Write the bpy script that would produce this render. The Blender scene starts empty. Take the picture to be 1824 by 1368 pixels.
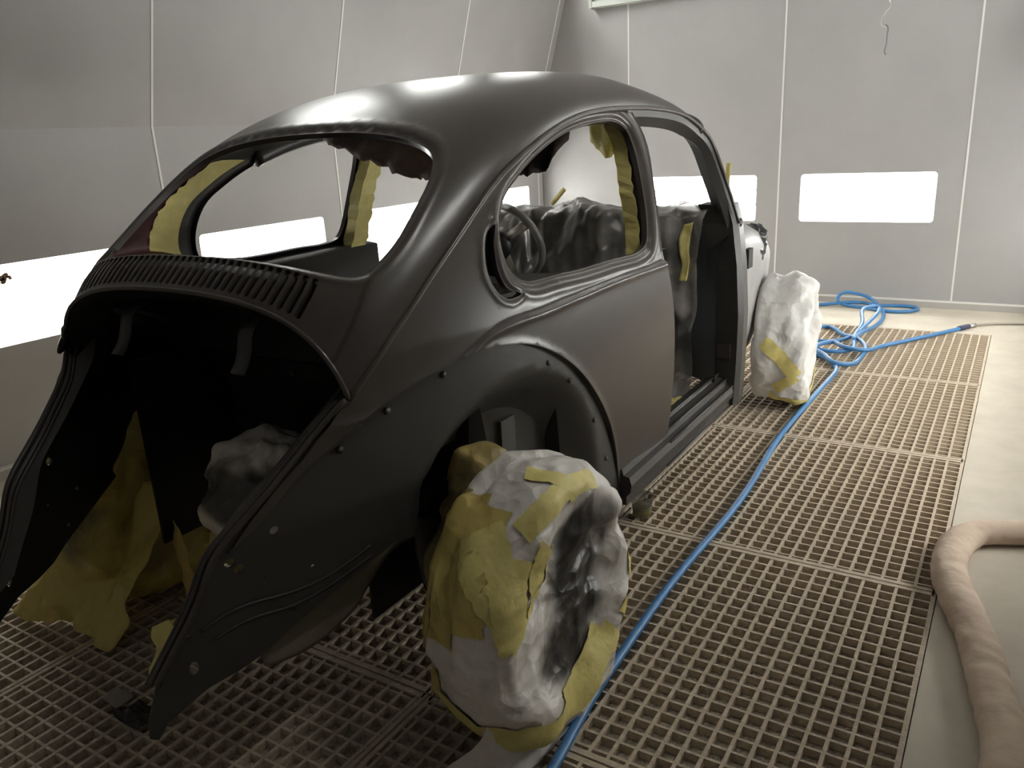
import bpy, math, random
import numpy as np
from mathutils import Vector, Matrix, noise
from mathutils.geometry import delaunay_2d_cdt

random.seed(7)
SC = bpy.context.scene
COL = SC.collection

# ---------------------------------------------------------------- camera
CAM_LOC = Vector((1.61, -1.50, 1.33))
FOCAL_PX = 1419.2
ax = Vector((0.84652124, 0.115701, -0.51962974))      # world X seen in camera axes (right, down, forward)
ay = Vector((0.52992684, -0.2762625, 0.80178337))
az = Vector((-0.05078707, -0.9540924, -0.29517514))
cam_data = bpy.data.cameras.new('camera')
cam_data.sensor_fit = 'HORIZONTAL'; cam_data.sensor_width = 36.0
cam_data.lens = FOCAL_PX / 1824 * 36.0
cam_data.clip_start = 0.02; cam_data.clip_end = 60
cam = bpy.data.objects.new('camera', cam_data)
right = Vector((ax[0], ay[0], az[0])); down = Vector((ax[1], ay[1], az[1])); fwd = Vector((ax[2], ay[2], az[2]))
m = Matrix.Identity(4)
for i in range(3):
    m[i][0] = right[i]; m[i][1] = -down[i]; m[i][2] = -fwd[i]; m[i][3] = CAM_LOC[i]
cam.matrix_world = m
COL.objects.link(cam); SC.camera = cam

# ---------------------------------------------------------------- world, exposure
world = bpy.data.worlds.new('world'); SC.world = world; world.use_nodes = True
world.node_tree.nodes['Background'].inputs[0].default_value = (0.9, 0.95, 1.0, 1)
world.node_tree.nodes['Background'].inputs[1].default_value = 0.0
SC.view_settings.view_transform = 'Standard'
SC.view_settings.look = 'None'
SC.view_settings.gamma = 1.0
SC.view_settings.use_curve_mapping = False
SC.view_settings.exposure = 0.0
TUBE_POWER = 96.0          # emission of the booth's fluorescent tubes
HIP_POWER = 66.0

# ---------------------------------------------------------------- materials
MATS = {}
def mat(name, col, rough=.6, metal=0.0, spec=.5, noise_scale=None, noise_amt=0.0, col2=None, bump=0.0, bump_scale=40.0,
        rough_var=0.0, transmission=0.0, alpha=1.0, coat=0.0, aniso=None, sheen=0.0):
    if name in MATS: return MATS[name]
    M = bpy.data.materials.new(name); M.use_nodes = True
    nt = M.node_tree; b = nt.nodes['Principled BSDF']
    b.inputs['Base Color'].default_value = (*col, 1); b.inputs['Roughness'].default_value = rough
    b.inputs['Metallic'].default_value = metal; b.inputs['Specular IOR Level'].default_value = spec
    b.inputs['Transmission Weight'].default_value = transmission; b.inputs['Alpha'].default_value = alpha
    b.inputs['Coat Weight'].default_value = coat
    tc = nt.nodes.new('ShaderNodeTexCoord')
    if noise_scale:
        n = nt.nodes.new('ShaderNodeTexNoise'); n.inputs['Scale'].default_value = noise_scale; n.inputs['Detail'].default_value = 6
        n.inputs['Roughness'].default_value = .6
        nt.links.new(tc.outputs['Object'], n.inputs['Vector'])
        r = nt.nodes.new('ShaderNodeValToRGB'); r.color_ramp.elements[0].position = .35; r.color_ramp.elements[1].position = .68
        nt.links.new(n.outputs['Fac'], r.inputs['Fac'])
        c2 = col2 or tuple(c * (1 - noise_amt) for c in col)
        r.color_ramp.elements[0].color = (*col, 1); r.color_ramp.elements[1].color = (*c2, 1)
        nt.links.new(r.outputs['Color'], b.inputs['Base Color'])
        if rough_var:
            mr = nt.nodes.new('ShaderNodeMapRange'); mr.inputs['To Min'].default_value = rough - rough_var; mr.inputs['To Max'].default_value = rough + rough_var
            nt.links.new(n.outputs['Fac'], mr.inputs['Value']); nt.links.new(mr.outputs['Result'], b.inputs['Roughness'])
    if bump:
        n2 = nt.nodes.new('ShaderNodeTexNoise'); n2.inputs['Scale'].default_value = bump_scale; n2.inputs['Detail'].default_value = 5
        nt.links.new(tc.outputs['Object'], n2.inputs['Vector'])
        bp = nt.nodes.new('ShaderNodeBump'); bp.inputs['Strength'].default_value = bump; bp.inputs['Distance'].default_value = .01
        nt.links.new(n2.outputs['Fac'], bp.inputs['Height']); nt.links.new(bp.outputs['Normal'], b.inputs['Normal'])
    MATS[name] = M
    return M

def overspray_mat(name, col, spots, dark=(.03, .026, .024), rough=.5, bump=.3, bump_scale=18.0, noise_amt=.08):
    """paper or film colour with soft clouds of dark paint mist; spots = (centre, radii, strength) in object space"""
    if name in MATS: return MATS[name]
    M = mat(name, col, rough=rough, noise_scale=9, noise_amt=noise_amt, bump=bump, bump_scale=bump_scale)
    nt = M.node_tree; b = nt.nodes['Principled BSDF']
    src = b.inputs['Base Color'].links[0].from_socket
    tc = nt.nodes.new('ShaderNodeTexCoord')
    ns = nt.nodes.new('ShaderNodeTexNoise'); ns.inputs['Scale'].default_value = 5; ns.inputs['Detail'].default_value = 3
    nt.links.new(tc.outputs['Object'], ns.inputs['Vector'])
    acc = None
    for c, r, st in spots:
        mp = nt.nodes.new('ShaderNodeMapping'); mp.vector_type = 'TEXTURE'
        mp.inputs['Location'].default_value = c; mp.inputs['Scale'].default_value = r
        nt.links.new(tc.outputs['Object'], mp.inputs['Vector'])
        ln = nt.nodes.new('ShaderNodeVectorMath'); ln.operation = 'LENGTH'; nt.links.new(mp.outputs['Vector'], ln.inputs[0])
        ad = nt.nodes.new('ShaderNodeMath'); ad.operation = 'MULTIPLY_ADD'
        nt.links.new(ns.outputs['Fac'], ad.inputs[0]); ad.inputs[1].default_value = .5; 
        sub = nt.nodes.new('ShaderNodeMath'); sub.operation = 'SUBTRACT'; nt.links.new(ln.outputs['Value'], sub.inputs[0]); sub.inputs[1].default_value = .25
        nt.links.new(sub.outputs[0], ad.inputs[2])
        mr = nt.nodes.new('ShaderNodeMapRange'); mr.interpolation_type = 'SMOOTHSTEP'
        mr.inputs['From Min'].default_value = 1.2; mr.inputs['From Max'].default_value = .65; mr.inputs['To Max'].default_value = st
        nt.links.new(ad.outputs[0], mr.inputs['Value'])
        if acc is None: acc = mr.outputs['Result']
        else:
            mx = nt.nodes.new('ShaderNodeMath'); mx.operation = 'MAXIMUM'
            nt.links.new(acc, mx.inputs[0]); nt.links.new(mr.outputs['Result'], mx.inputs[1]); acc = mx.outputs[0]
    bp0 = [n for n in nt.nodes if n.type == 'BUMP'][0]
    wn = nt.nodes.new('ShaderNodeTexNoise'); wn.inputs['Scale'].default_value = 4.0; nt.links.new(tc.outputs['Object'], wn.inputs['Vector'])
    wm = nt.nodes.new('ShaderNodeVectorMath'); wm.operation = 'MULTIPLY_ADD'; nt.links.new(wn.outputs['Color'], wm.inputs[0]); wm.inputs[1].default_value = (.22, .22, .22); nt.links.new(tc.outputs['Object'], wm.inputs[2])
    vo = nt.nodes.new('ShaderNodeTexVoronoi'); vo.inputs['Scale'].default_value = 11.0; vo.feature = 'F1'; nt.links.new(wm.outputs['Vector'], vo.inputs['Vector'])
    vo2 = nt.nodes.new('ShaderNodeTexVoronoi'); vo2.inputs['Scale'].default_value = 24.0; nt.links.new(wm.outputs['Vector'], vo2.inputs['Vector'])
    sm = nt.nodes.new('ShaderNodeMath'); sm.operation = 'MULTIPLY_ADD'; nt.links.new(vo2.outputs['Distance'], sm.inputs[0]); sm.inputs[1].default_value = .4; nt.links.new(vo.outputs['Distance'], sm.inputs[2])
    bp = nt.nodes.new('ShaderNodeBump'); bp.inputs['Strength'].default_value = .75; bp.inputs['Distance'].default_value = .018
    nt.links.new(sm.outputs[0], bp.inputs['Height']); nt.links.new(bp0.outputs['Normal'], bp.inputs['Normal']); nt.links.new(bp.outputs['Normal'], b.inputs['Normal'])
    mix = nt.nodes.new('ShaderNodeMix'); mix.data_type = 'RGBA'
    nt.links.new(acc, mix.inputs['Factor']); nt.links.new(src, mix.inputs['A']); mix.inputs['B'].default_value = (*dark, 1)
    nt.links.new(mix.outputs['Result'], b.inputs['Base Color'])
    return M

def emit_mat(name, col, strength):
    M = bpy.data.materials.new(name); M.use_nodes = True
    nt = M.node_tree; nt.nodes.clear()
    e = nt.nodes.new('ShaderNodeEmission'); e.inputs[0].default_value = (*col, 1); e.inputs[1].default_value = strength
    o = nt.nodes.new('ShaderNodeOutputMaterial'); nt.links.new(e.outputs[0], o.inputs[0])
    MATS[name] = M
    return M

def film_mat(name, col, trans, rough, bump=.4, bump_scale=30):
    """thin see-through plastic: part transparent, part glossy grey"""
    M = mat(name, col, rough=rough, bump=bump, bump_scale=bump_scale, noise_scale=12, noise_amt=.35)
    nt = M.node_tree; b = nt.nodes['Principled BSDF']; out = nt.nodes['Material Output']
    t = nt.nodes.new('ShaderNodeBsdfTransparent'); t.inputs[0].default_value = (.92, .92, .92, 1)
    mx = nt.nodes.new('ShaderNodeMixShader'); mx.inputs[0].default_value = 1 - trans
    nt.links.new(t.outputs[0], mx.inputs[1]); nt.links.new(b.outputs[0], mx.inputs[2]); nt.links.new(mx.outputs[0], out.inputs[0])
    return M

def glass_mat(name):
    M = bpy.data.materials.new(name); M.use_nodes = True
    nt = M.node_tree; nt.nodes.clear()
    t = nt.nodes.new('ShaderNodeBsdfTransparent'); t.inputs[0].default_value = (.95, .97, .96, 1)
    g = nt.nodes.new('ShaderNodeBsdfGlossy'); g.inputs['Roughness'].default_value = .08
    lw = nt.nodes.new('ShaderNodeLayerWeight'); fr = nt.nodes.new('ShaderNodeMath'); fr.operation = 'MULTIPLY_ADD'; fr.inputs[1].default_value = .12; fr.inputs[2].default_value = .03; nt.links.new(lw.outputs['Facing'], fr.inputs[0])
    mx = nt.nodes.new('ShaderNodeMixShader'); nt.links.new(fr.outputs[0], mx.inputs[0])
    nt.links.new(t.outputs[0], mx.inputs[1]); nt.links.new(g.outputs[0], mx.inputs[2])
    o = nt.nodes.new('ShaderNodeOutputMaterial'); nt.links.new(mx.outputs[0], o.inputs[0])
    MATS[name] = M
    return M

PAINT = mat('satin_black_paint', (.060, .049, .043), rough=.31, spec=.6, noise_scale=3.0, noise_amt=.10, rough_var=.03)
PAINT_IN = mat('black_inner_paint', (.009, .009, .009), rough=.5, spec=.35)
PAINT_JAMB = mat('black_jamb_paint', (.045, .042, .039), rough=.42, spec=.5)
MAROON = mat('old_dark_red_paint', (.085, .025, .024), rough=.5, noise_scale=12, noise_amt=.4)
HEADLINER = mat('torn_headliner_cloth', (.36, .27, .235), rough=.9, noise_scale=18, noise_amt=.35, bump=.25, bump_scale=60)
YELLOW = mat('yellow_masking_tape', (.80, .69, .25), rough=.55, noise_scale=14, noise_amt=.16, bump=.35, bump_scale=30)
WHITE_WALL = mat('white_booth_panel', (.38, .372, .364), rough=.42, spec=.4, noise_scale=2.2, noise_amt=.07, bump=.02, bump_scale=5)
JOINT = mat('pale_joint_strip', (.74, .73, .70), rough=.5)
WHITE_BOX = mat('white_lamp_housing', (.85, .85, .84), rough=.5)
LAMP_METAL = mat('lamp_cap_metal', (.6, .6, .6), rough=.35, metal=.8)
CONCRETE = mat('dusty_concrete', (.64, .575, .475), rough=.75, noise_scale=5, col2=(.55, .49, .40), bump=.08, bump_scale=25)
GRATE = mat('dusty_steel_grating', (.64, .54, .415), rough=.8, noise_scale=35, col2=(.50, .41, .31), bump=.35, bump_scale=180)
PITMAT = mat('grey_filter_mat', (.60, .53, .43), rough=.95, noise_scale=45, col2=(.34, .30, .24), bump=.8, bump_scale=90)
STEEL = mat('bare_steel', (.5, .48, .45), rough=.35, metal=.9)
BLUE = mat('blue_rubber_hose', (.055, .20, .44), rough=.38, noise_scale=30, noise_amt=.12)
GREYHOSE = mat('grey_air_hose', (.34, .30, .26), rough=.5)
SOCK = mat('dusty_fabric_sock', (.70, .57, .44), rough=.9, noise_scale=9, col2=(.60, .46, .36), bump=.25, bump_scale=40)
RUBBER = mat('black_tyre_rubber', (.02, .02, .02), rough=.8)
TUBE = emit_mat('lit_fluorescent_tube', (1.0, .965, .945), TUBE_POWER)
HIPTUBE = emit_mat('lit_upper_tube', (1.0, .965, .945), HIP_POWER)
GLASS = glass_mat('lamp_window_glass')

# ---------------------------------------------------------------- object helpers
def link(o, parent=None):
    COL.objects.link(o)
    if parent is not None: o.parent = parent
    return o
def empty(name, loc=(0, 0, 0), parent=None):
    o = bpy.data.objects.new(name, None); o.location = loc; o.empty_display_size = .1
    return link(o, parent)
def tag(o, label=None, cat=None, group=None, kind=None):
    if label: o['label'] = label
    if cat: o['category'] = cat
    if group: o['group'] = group
    if kind: o['kind'] = kind
    return o
def offset_of(parent):
    v = Vector((0, 0, 0))
    while parent is not None:
        v += parent.location; parent = parent.parent
    return v
def mesh_obj(name, verts, faces, material, parent=None, smooth=True, normals=None, mats=None, fmat=None):
    """verts in world space; stored relative to the parent (parents carry no rotation)"""
    off = offset_of(parent)
    me = bpy.data.meshes.new(name)
    me.from_pydata([(v[0] - off.x, v[1] - off.y, v[2] - off.z) for v in verts], [], faces)
    if mats:
        for q in mats: me.materials.append(q)
        if fmat is not None:
            me.polygons.foreach_set('material_index', fmat)
    else: me.materials.append(material)
    if smooth: me.polygons.foreach_set('use_smooth', [True] * len(me.polygons))
    me.update()
    if normals is not None: me.normals_split_custom_set_from_vertices([tuple(n) for n in normals])
    return link(bpy.data.objects.new(name, me), parent)

def box_geo(x0, x1, y0, y1, z0, z1, bev=0.0):
    v = [(x0, y0, z0), (x1, y0, z0), (x1, y1, z0), (x0, y1, z0), (x0, y0, z1), (x1, y0, z1), (x1, y1, z1), (x0, y1, z1)]
    f = [(0, 3, 2, 1), (4, 5, 6, 7), (0, 1, 5, 4), (1, 2, 6, 5), (2, 3, 7, 6), (3, 0, 4, 7)]
    return v, f
def box(name, x0, x1, y0, y1, z0, z1, material, parent=None):
    v, f = box_geo(x0, x1, y0, y1, z0, z1)
    return mesh_obj(name, v, f, material, parent, smooth=False)
class Geo:
    def __init__(s): s.v = []; s.f = []
    def add(s, v, f):
        o = len(s.v); s.v += [tuple(p) for p in v]; s.f += [tuple(i + o for i in q) for q in f]; return s
    def box(s, *a): return s.add(*box_geo(*a))
def tube_geo(pts, r, seg=8, closed=False, cap=True, prof=None):
    """sweep a circle (or a 2D profile) along a polyline"""
    P = [Vector(p) for p in pts]; n = len(P); v = []; f = []
    rs = r if hasattr(r, '__len__') else [r] * n
    up = None
    for i in range(n):
        if closed: t = P[(i + 1) % n] - P[i - 1]
        else: t = P[min(i + 1, n - 1)] - P[max(i - 1, 0)]
        t.normalize()
        if up is None:
            up = Vector((0, 0, 1)) if abs(t.z) < .9 else Vector((0, 1, 0))
        a = t.cross(up); a.normalize(); up = a.cross(t); up.normalize()
        for k in range(seg):
            ang = 2 * math.pi * k / seg
            v.append(P[i] + (a * math.cos(ang) + up * math.sin(ang)) * rs[i])
    m_ = n if closed else n - 1
    for i in range(m_):
        for k in range(seg):
            j = (i + 1) % n
            f.append((i * seg + k, i * seg + (k + 1) % seg, j * seg + (k + 1) % seg, j * seg + k))
    if cap and not closed:
        f.append(tuple(range(seg))[::-1]); f.append(tuple((n - 1) * seg + k for k in range(seg)))
    return v, f
def nspl(xs, ys):
    xs = np.asarray(xs, float); ys = np.asarray(ys, float); n = len(xs)
    h = np.diff(xs); A = np.zeros((n, n)); A[0, 0] = A[-1, -1] = 1; B = np.zeros_like(ys)
    for i in range(1, n - 1):
        A[i, i - 1] = h[i - 1]; A[i, i] = 2 * (h[i - 1] + h[i]); A[i, i + 1] = h[i]
        B[i] = 6 * ((ys[i + 1] - ys[i]) / h[i] - (ys[i] - ys[i - 1]) / h[i - 1])
    M = np.linalg.solve(A, B)
    def ev(x):
        x = np.asarray(x, float); i = np.clip(np.searchsorted(xs, x, side='right') - 1, 0, n - 2)
        a = (xs[i + 1] - x) / h[i]; b = (x - xs[i]) / h[i]; hh = h[i]
        if ys.ndim > 1: a = a[..., None]; b = b[..., None]; hh = hh[..., None]
        return a * ys[i] + b * ys[i + 1] + ((a ** 3 - a) * M[i] + (b ** 3 - b) * M[i + 1]) * hh * hh / 6
    return ev
def smooth_path(pts, n, closed=False):
    P = np.asarray(pts, float)
    if closed: P = np.vstack([P[-3:], P, P[:3]])
    d = np.r_[0, np.cumsum(np.linalg.norm(np.diff(P, axis=0), axis=1))]
    ev = nspl(d, P)
    if closed: return ev(np.linspace(d[3], d[-3], n + 1)[:-1])
    return ev(np.linspace(0, d[-1], n))
def resample(poly, step, closed=True):
    P = np.asarray(poly, float)
    if closed: P = np.vstack([P, P[:1]])
    out = []
    for a, b in zip(P[:-1], P[1:]):
        k = max(1, int(round(np.linalg.norm(b - a) / step)))
        for i in range(k): out.append(a + (b - a) * i / k)
    if not closed: out.append(P[-1])
    return np.array(out)
def inpoly(pts, poly):
    x, y = pts[:, 0], pts[:, 1]; c = np.zeros(len(pts), bool); n = len(poly); j = n - 1
    for i in range(n):
        xi, yi = poly[i]; xj, yj = poly[j]
        if yi != yj:
            c ^= ((yi > y) != (yj > y)) & (x < (xj - xi) * (y - yi) / (yj - yi) + xi)
        j = i
    return c
def polydist(pts, poly, closed=True):
    A = np.asarray(poly, float); B = np.roll(A, -1, axis=0)
    if not closed: A, B = A[:-1], B[:-1]
    d = np.full(len(pts), 9.0)
    for a, b in zip(A, B):
        ab = b - a; L = ab @ ab + 1e-12
        t = np.clip(((pts - a) @ ab) / L, 0, 1)
        d = np.minimum(d, np.linalg.norm(pts - a - t[:, None] * ab, axis=1))
    return d
def cdt(outer, holes, step, extra=None, su=1.0, sv=1.0, keep=.45):
    """triangulate a 2D region with holes, filled with a regular point grid"""
    S = np.array([su, sv])
    loops = [resample(np.asarray(outer, float) * S, step)] + [resample(np.asarray(h, float) * S, min(step, .014)) for h in holes]
    lo = loops[0].min(0); hi = loops[0].max(0)
    g = np.stack(np.meshgrid(np.arange(lo[0], hi[0], step), np.arange(lo[1], hi[1], step * .9), indexing='ij'), -1)
    g[:, 1::2, 0] += step * .5
    g = g.reshape(-1, 2)
    if extra is not None and len(extra): g = np.vstack([g, np.asarray(extra, float) * S])
    ok = inpoly(g, loops[0])
    for h in loops[1:]: ok &= ~inpoly(g, h)
    g = g[ok]
    allb = polydist(g, loops[0])
    for h in loops[1:]: allb = np.minimum(allb, polydist(g, h))
    g = g[allb > step * keep * (.45 if extra is not None else 1)]
    V = [tuple(p) for L in loops for p in L] + [tuple(p) for p in g]
    E = []; o = 0
    for L in loops:
        n = len(L); E += [(o + i, o + (i + 1) % n) for i in range(n)]; o += n
    r = delaunay_2d_cdt([Vector(p) for p in V], E, [], 0, 1e-7)
    P = np.array([(p.x, p.y) for p in r[0]]); F = [tuple(q) for q in r[2]]
    cen = np.array([P[list(q)].mean(0) for q in F])
    ok = inpoly(cen, loops[0])
    for h in loops[1:]: ok &= ~inpoly(cen, h)
    F = [q for q, k in zip(F, ok) if k]
    F2 = []
    for q in F:
        a, b, c = (P[i] for i in q[:3])
        ar = (b[0] - a[0]) * (c[1] - a[1]) - (b[1] - a[1]) * (c[0] - a[0])
        if abs(ar) < 1e-10: continue
        F2.append(q if ar > 0 else q[::-1])
    return P / S, F2, [L / S for L in loops]
def surf_normals(F, U, V, sgn=1):
    e = 1.5e-3
    n = np.cross(F(U + e, V) - F(U - e, V), F(U, V + e) - F(U, V - e))
    n /= np.linalg.norm(n, axis=-1, keepdims=True) + 1e-12
    return n * sgn
def skin(name, F, outer, holes, step, th, material, parent, sgn=1, su=1.0, sv=1.0, extra=None, lip=0.0, mirror=False, mats=None, rim_outer=True):
    """a sheet-metal panel: outer face with exact normals, inner face, rims, and folded lips round its holes"""
    P2, F2, loops = cdt(outer, holes, step, extra, su, sv)
    P = F(P2[:, 0], P2[:, 1]); N = surf_normals(F, P2[:, 0], P2[:, 1], sgn)
    n = len(P)
    verts = list(P) + list(P - th * N); norms = list(N) + list(-N)
    # param orientation against the wanted normal
    fa = np.array([q[:3] for q in F2]); fl = (np.cross(P[fa[:, 1]] - P[fa[:, 0]], P[fa[:, 2]] - P[fa[:, 0]]) * N[fa[:, 0]]).sum() < 0
    o = [q[::-1] if fl else q for q in F2]
    faces = o + [tuple(i + n for i in q[::-1]) for q in o]
    fm = [0] * len(o) + [1] * len(o)
    for li, L in enumerate(loops):
        if li == 0 and not rim_outer: continue
        Q = F(L[:, 0], L[:, 1]); NN = surf_normals(F, L[:, 0], L[:, 1], sgn); k = len(L)
        T = np.roll(Q, -1, 0) - np.roll(Q, 1, 0); T /= np.linalg.norm(T, axis=1, keepdims=True) + 1e-9
        side = np.cross(T, NN)
        cen = Q.mean(0)
        s = 1 if ((Q - cen) * side).sum() > 0 else -1
        if li == 0: outn = side * s
        else: outn = -side * s
        d = max(th, lip) if li > 0 else th
        base = len(verts)
        verts += list(Q) + list(Q - d * NN); norms += list(outn) + list(outn)
        for i in range(k):
            j = (i + 1) % k
            q = (base + i, base + j, base + k + j, base + k + i)
            w = np.cross(verts[q[1]] - verts[q[0]], verts[q[3]] - verts[q[0]])
            faces.append(q if np.dot(w, outn[i]) > 0 else q[::-1]); fm.append(0)
    if mirror:
        verts = [np.array((-v[0], v[1], v[2])) for v in verts]; norms = [np.array((-v[0], v[1], v[2])) for v in norms]
        faces = [q[::-1] for q in faces]
    return mesh_obj(name, verts, faces, material, parent, normals=norms, mats=mats or [material, PAINT_IN], fmat=fm)
def grid_sheet(name, F, nu, nv, material, parent, th=.0, close_u=False, smooth=True):
    V = []; Fc = []
    for i in range(nu):
        for j in range(nv):
            V.append(F(i / (nu if close_u else nu - 1), j / (nv - 1)))
    for i in range(nu if close_u else nu - 1):
        for j in range(nv - 1):
            a = i * nv + j; b = ((i + 1) % nu) * nv + j
            Fc.append((a, b, b + 1, a + 1))
    o = mesh_obj(name, V, Fc, material, parent, smooth=smooth)
    if th:
        md = o.modifiers.new('thickness', 'SOLIDIFY'); md.thickness = th; md.offset = 0
    return o
_CD = {}
def crumple(p, sc, amp, seed=0.0):
    """creased paper: triangle waves along random directions, bent by a little noise"""
    if seed not in _CD:
        rg = random.Random(int(seed * 100) + 17); L = []
        for k in range(7):
            d = Vector((rg.gauss(0, 1), rg.gauss(0, 1), rg.gauss(0, 1))).normalized(); fr = (.35, .45, .6, .8, 1.1, 1.6, 2.3)[k]
            L.append((d * fr, rg.random(), (.30, .26, .22, .15, .10, .055, .03)[k]))
        _CD[seed] = L
    q = Vector((p[0], p[1], p[2])) * sc * 2.6; w = noise.noise(q * .5) * .5; w2 = noise.noise(q * .35 + Vector((5, 1, 3)))
    h = 0.0
    for i, (d, ph, a) in enumerate(_CD[seed]):
        x = d.dot(q) + ph + w * (.5 + .5 * (i % 2)); x -= math.floor(x + .5)
        h += a * (4 * abs(x) - 1) * (.55 + .75 * abs(w2) if i > 3 else 1)
    return amp * 1.5 * h
def sstep(a, b, x):
    t = np.clip((np.asarray(x, float) - a) / (b - a), 0, 1); return t * t * (3 - 2 * t)
# ================================================================ the booth
XL, YB, XR, YF, ZC = -2.09, 4.90, 2.15, -3.4, 2.9
KINK, LEAN = 1.472, .30
def rrect(a0, a1, z0, z1, r, n=5):
    out = []
    for cx, cz, s in ((a1 - r, z1 - r, 0), (a0 + r, z1 - r, 90), (a0 + r, z0 + r, 180), (a1 - r, z0 + r, 270)):
        for i in range(n + 1):
            t = math.radians(s + 90 * i / n); out.append((cx + r * math.cos(t), cz + r * math.sin(t)))
    return out
def M_back(a, z, d): return (a, YB + d, z)
def M_left(a, z, d): return (XL - d, a, z)
def M_hip(a, z, d): return (XL + LEAN * (z - KINK) - d, a, z)
def M_right(a, z, d): return (XR + d, a, z)
def M_hipr(a, z, d): return (XR - LEAN * (z - KINK) + d, a, z)
def M_front(a, z, d): return (a, YF - d, z)
def wall_panel(parent, M, a0, a1, z0, z1, hole=None, th=.035, material=None):
    g = .0025
    outer = [(a0 + g, z0), (a1 - g, z0), (a1 - g, z1), (a0 + g, z1)]
    P, F, loops = cdt(outer, [hole] if hole else [], .4)
    n = len(P); V = [M(p[0], p[1], 0) for p in P] + [M(p[0], p[1], th) for p in P]
    c = Vector(V[F[0][1]]) - Vector(V[F[0][0]]); d = Vector(V[F[0][2]]) - Vector(V[F[0][0]])
    inward = Vector(M(a0, z0, -1)) - Vector(M(a0, z0, 0))
    fl = c.cross(d).dot(inward) < 0
    o = [q[::-1] if fl else q for q in F]
    faces = o + [tuple(i + n for i in q[::-1]) for q in o]
    for L in loops:
        b = len(V); k = len(L)
        V += [M(p[0], p[1], 0) for p in L] + [M(p[0], p[1], th) for p in L]
        faces += [(b + i, b + (i + 1) % k, b + k + (i + 1) % k, b + k + i) for i in range(k)]
    return mesh_obj('panel', V, faces, material or WHITE_WALL, parent, smooth=False)
def joint(parent, M, a, z0, z1):
    V = [M(a - .006, z0, -.003), M(a + .006, z0, -.003), M(a + .006, z1, -.003), M(a - .006, z1, -.003),
         M(a - .006, z0, .01), M(a + .006, z0, .01), M(a + .006, z1, .01), M(a - .006, z1, .01)]
    f = [(0, 3, 2, 1), (4, 5, 6, 7), (0, 1, 5, 4), (1, 2, 6, 5), (2, 3, 7, 6), (3, 0, 4, 7)]
    return mesh_obj('joint_strip', V, f, JOINT, parent, smooth=False)
def slab(name, M, a0, a1, z0, z1, d0=.30, d1=.36):
    V = [M(a0, z0, d0), M(a1, z0, d0), M(a1, z1, d0), M(a0, z1, d0), M(a0, z0, d1), M(a1, z0, d1), M(a1, z1, d1), M(a0, z1, d1)]
    f = [(0, 3, 2, 1), (4, 5, 6, 7), (0, 1, 5, 4), (1, 2, 6, 5), (2, 3, 7, 6), (3, 0, 4, 7)]
    return tag(mesh_obj(name, V, f, WHITE_WALL, None, smooth=False), kind='structure')
def wall_light(M, a0, a1, z0, z1, label, group=None, glass=True, tube=None):
    base = M((a0 + a1) / 2, z0, .1)
    r = empty('wall_light', base); tag(r, label, 'light', group)
    dep = .17; g = Geo()
    b0, b1, y0, y1 = a0 - .012, a1 + .012, z0 - .012, z1 + .012
    def q(pts): 
        g.add([M(*p) for p in pts], [(0, 1, 2, 3)])
    rr = .05                                           # tapered reflector housing
    q([(b0 + .02, y0 + rr, dep), (b1 - .02, y0 + rr, dep), (b1 - .02, y1 - rr, dep), (b0 + .02, y1 - rr, dep)])
    q([(b0, y0, .036), (b1, y0, .036), (b1 - .02, y0 + rr, dep), (b0 + .02, y0 + rr, dep)])
    q([(b0, y1, .036), (b1, y1, .036), (b1 - .02, y1 - rr, dep), (b0 + .02, y1 - rr, dep)])
    q([(b0, y0, .036), (b0, y1, .036), (b0 + .02, y1 - rr, dep), (b0 + .02, y0 + rr, dep)])
    q([(b1, y0, .036), (b1, y1, .036), (b1 - .02, y1 - rr, dep), (b1 - .02, y0 + rr, dep)])
    mesh_obj('housing', g.v, g.f, WHITE_BOX, r, smooth=False)
    zc = (z0 + z1) / 2
    for k in (-1, 1):
        zz = zc + k * .055
        v, f = tube_geo([M(a0 + .05, zz, .115), M(a1 - .05, zz, .115)], .014, 10)
        t = mesh_obj('tube', v, f, tube or TUBE, r)
        for e, s in ((a0 + .05, -1), (a1 - .05, 1)):
            v, f = tube_geo([M(e, zz, .115), M(e + s * .03, zz, .115)], .0145, 10)
            mesh_obj('end_cap', v, f, LAMP_METAL, t)
    if glass:
        pan = rrect(a0 - .006, a1 + .006, z0 - .006, z1 + .006, .026)
        V = [M(p[0], p[1], .020) for p in pan] + [M(p[0], p[1], .024) for p in pan]; k = len(pan)
        F = [tuple(range(k)), tuple(range(2 * k - 1, k - 1, -1))] + [(i, (i + 1) % k, k + (i + 1) % k, k + i) for i in range(k)]
        mesh_obj('glass_pane', V, F, GLASS, r, smooth=False)
    return r

# ---- floor with its grating pit
GX = [-1.53, -.53, .48, 1.525]; GY = [-1.30, -.215, .85, 1.937, 3.03, 4.16]
g = Geo()
g.box(XL - .3, GX[0], YF - .3, YB + .3, -.12, 0); g.box(GX[3], XR + .3, YF - .3, YB + .3, -.12, 0)
g.box(GX[0], GX[3], GY[-1], YB + .3, -.12, 0); g.box(GX[0], GX[3], YF - .3, GY[0], -.12, 0)
tag(mesh_obj('floor', g.v, g.f, CONCRETE, None, smooth=False), kind='structure')
tag(box('floor_pit', GX[0] - .01, GX[3] + .01, GY[0] - .01, GY[-1] + .01, -.12, -.024, PITMAT), kind='structure')

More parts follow.
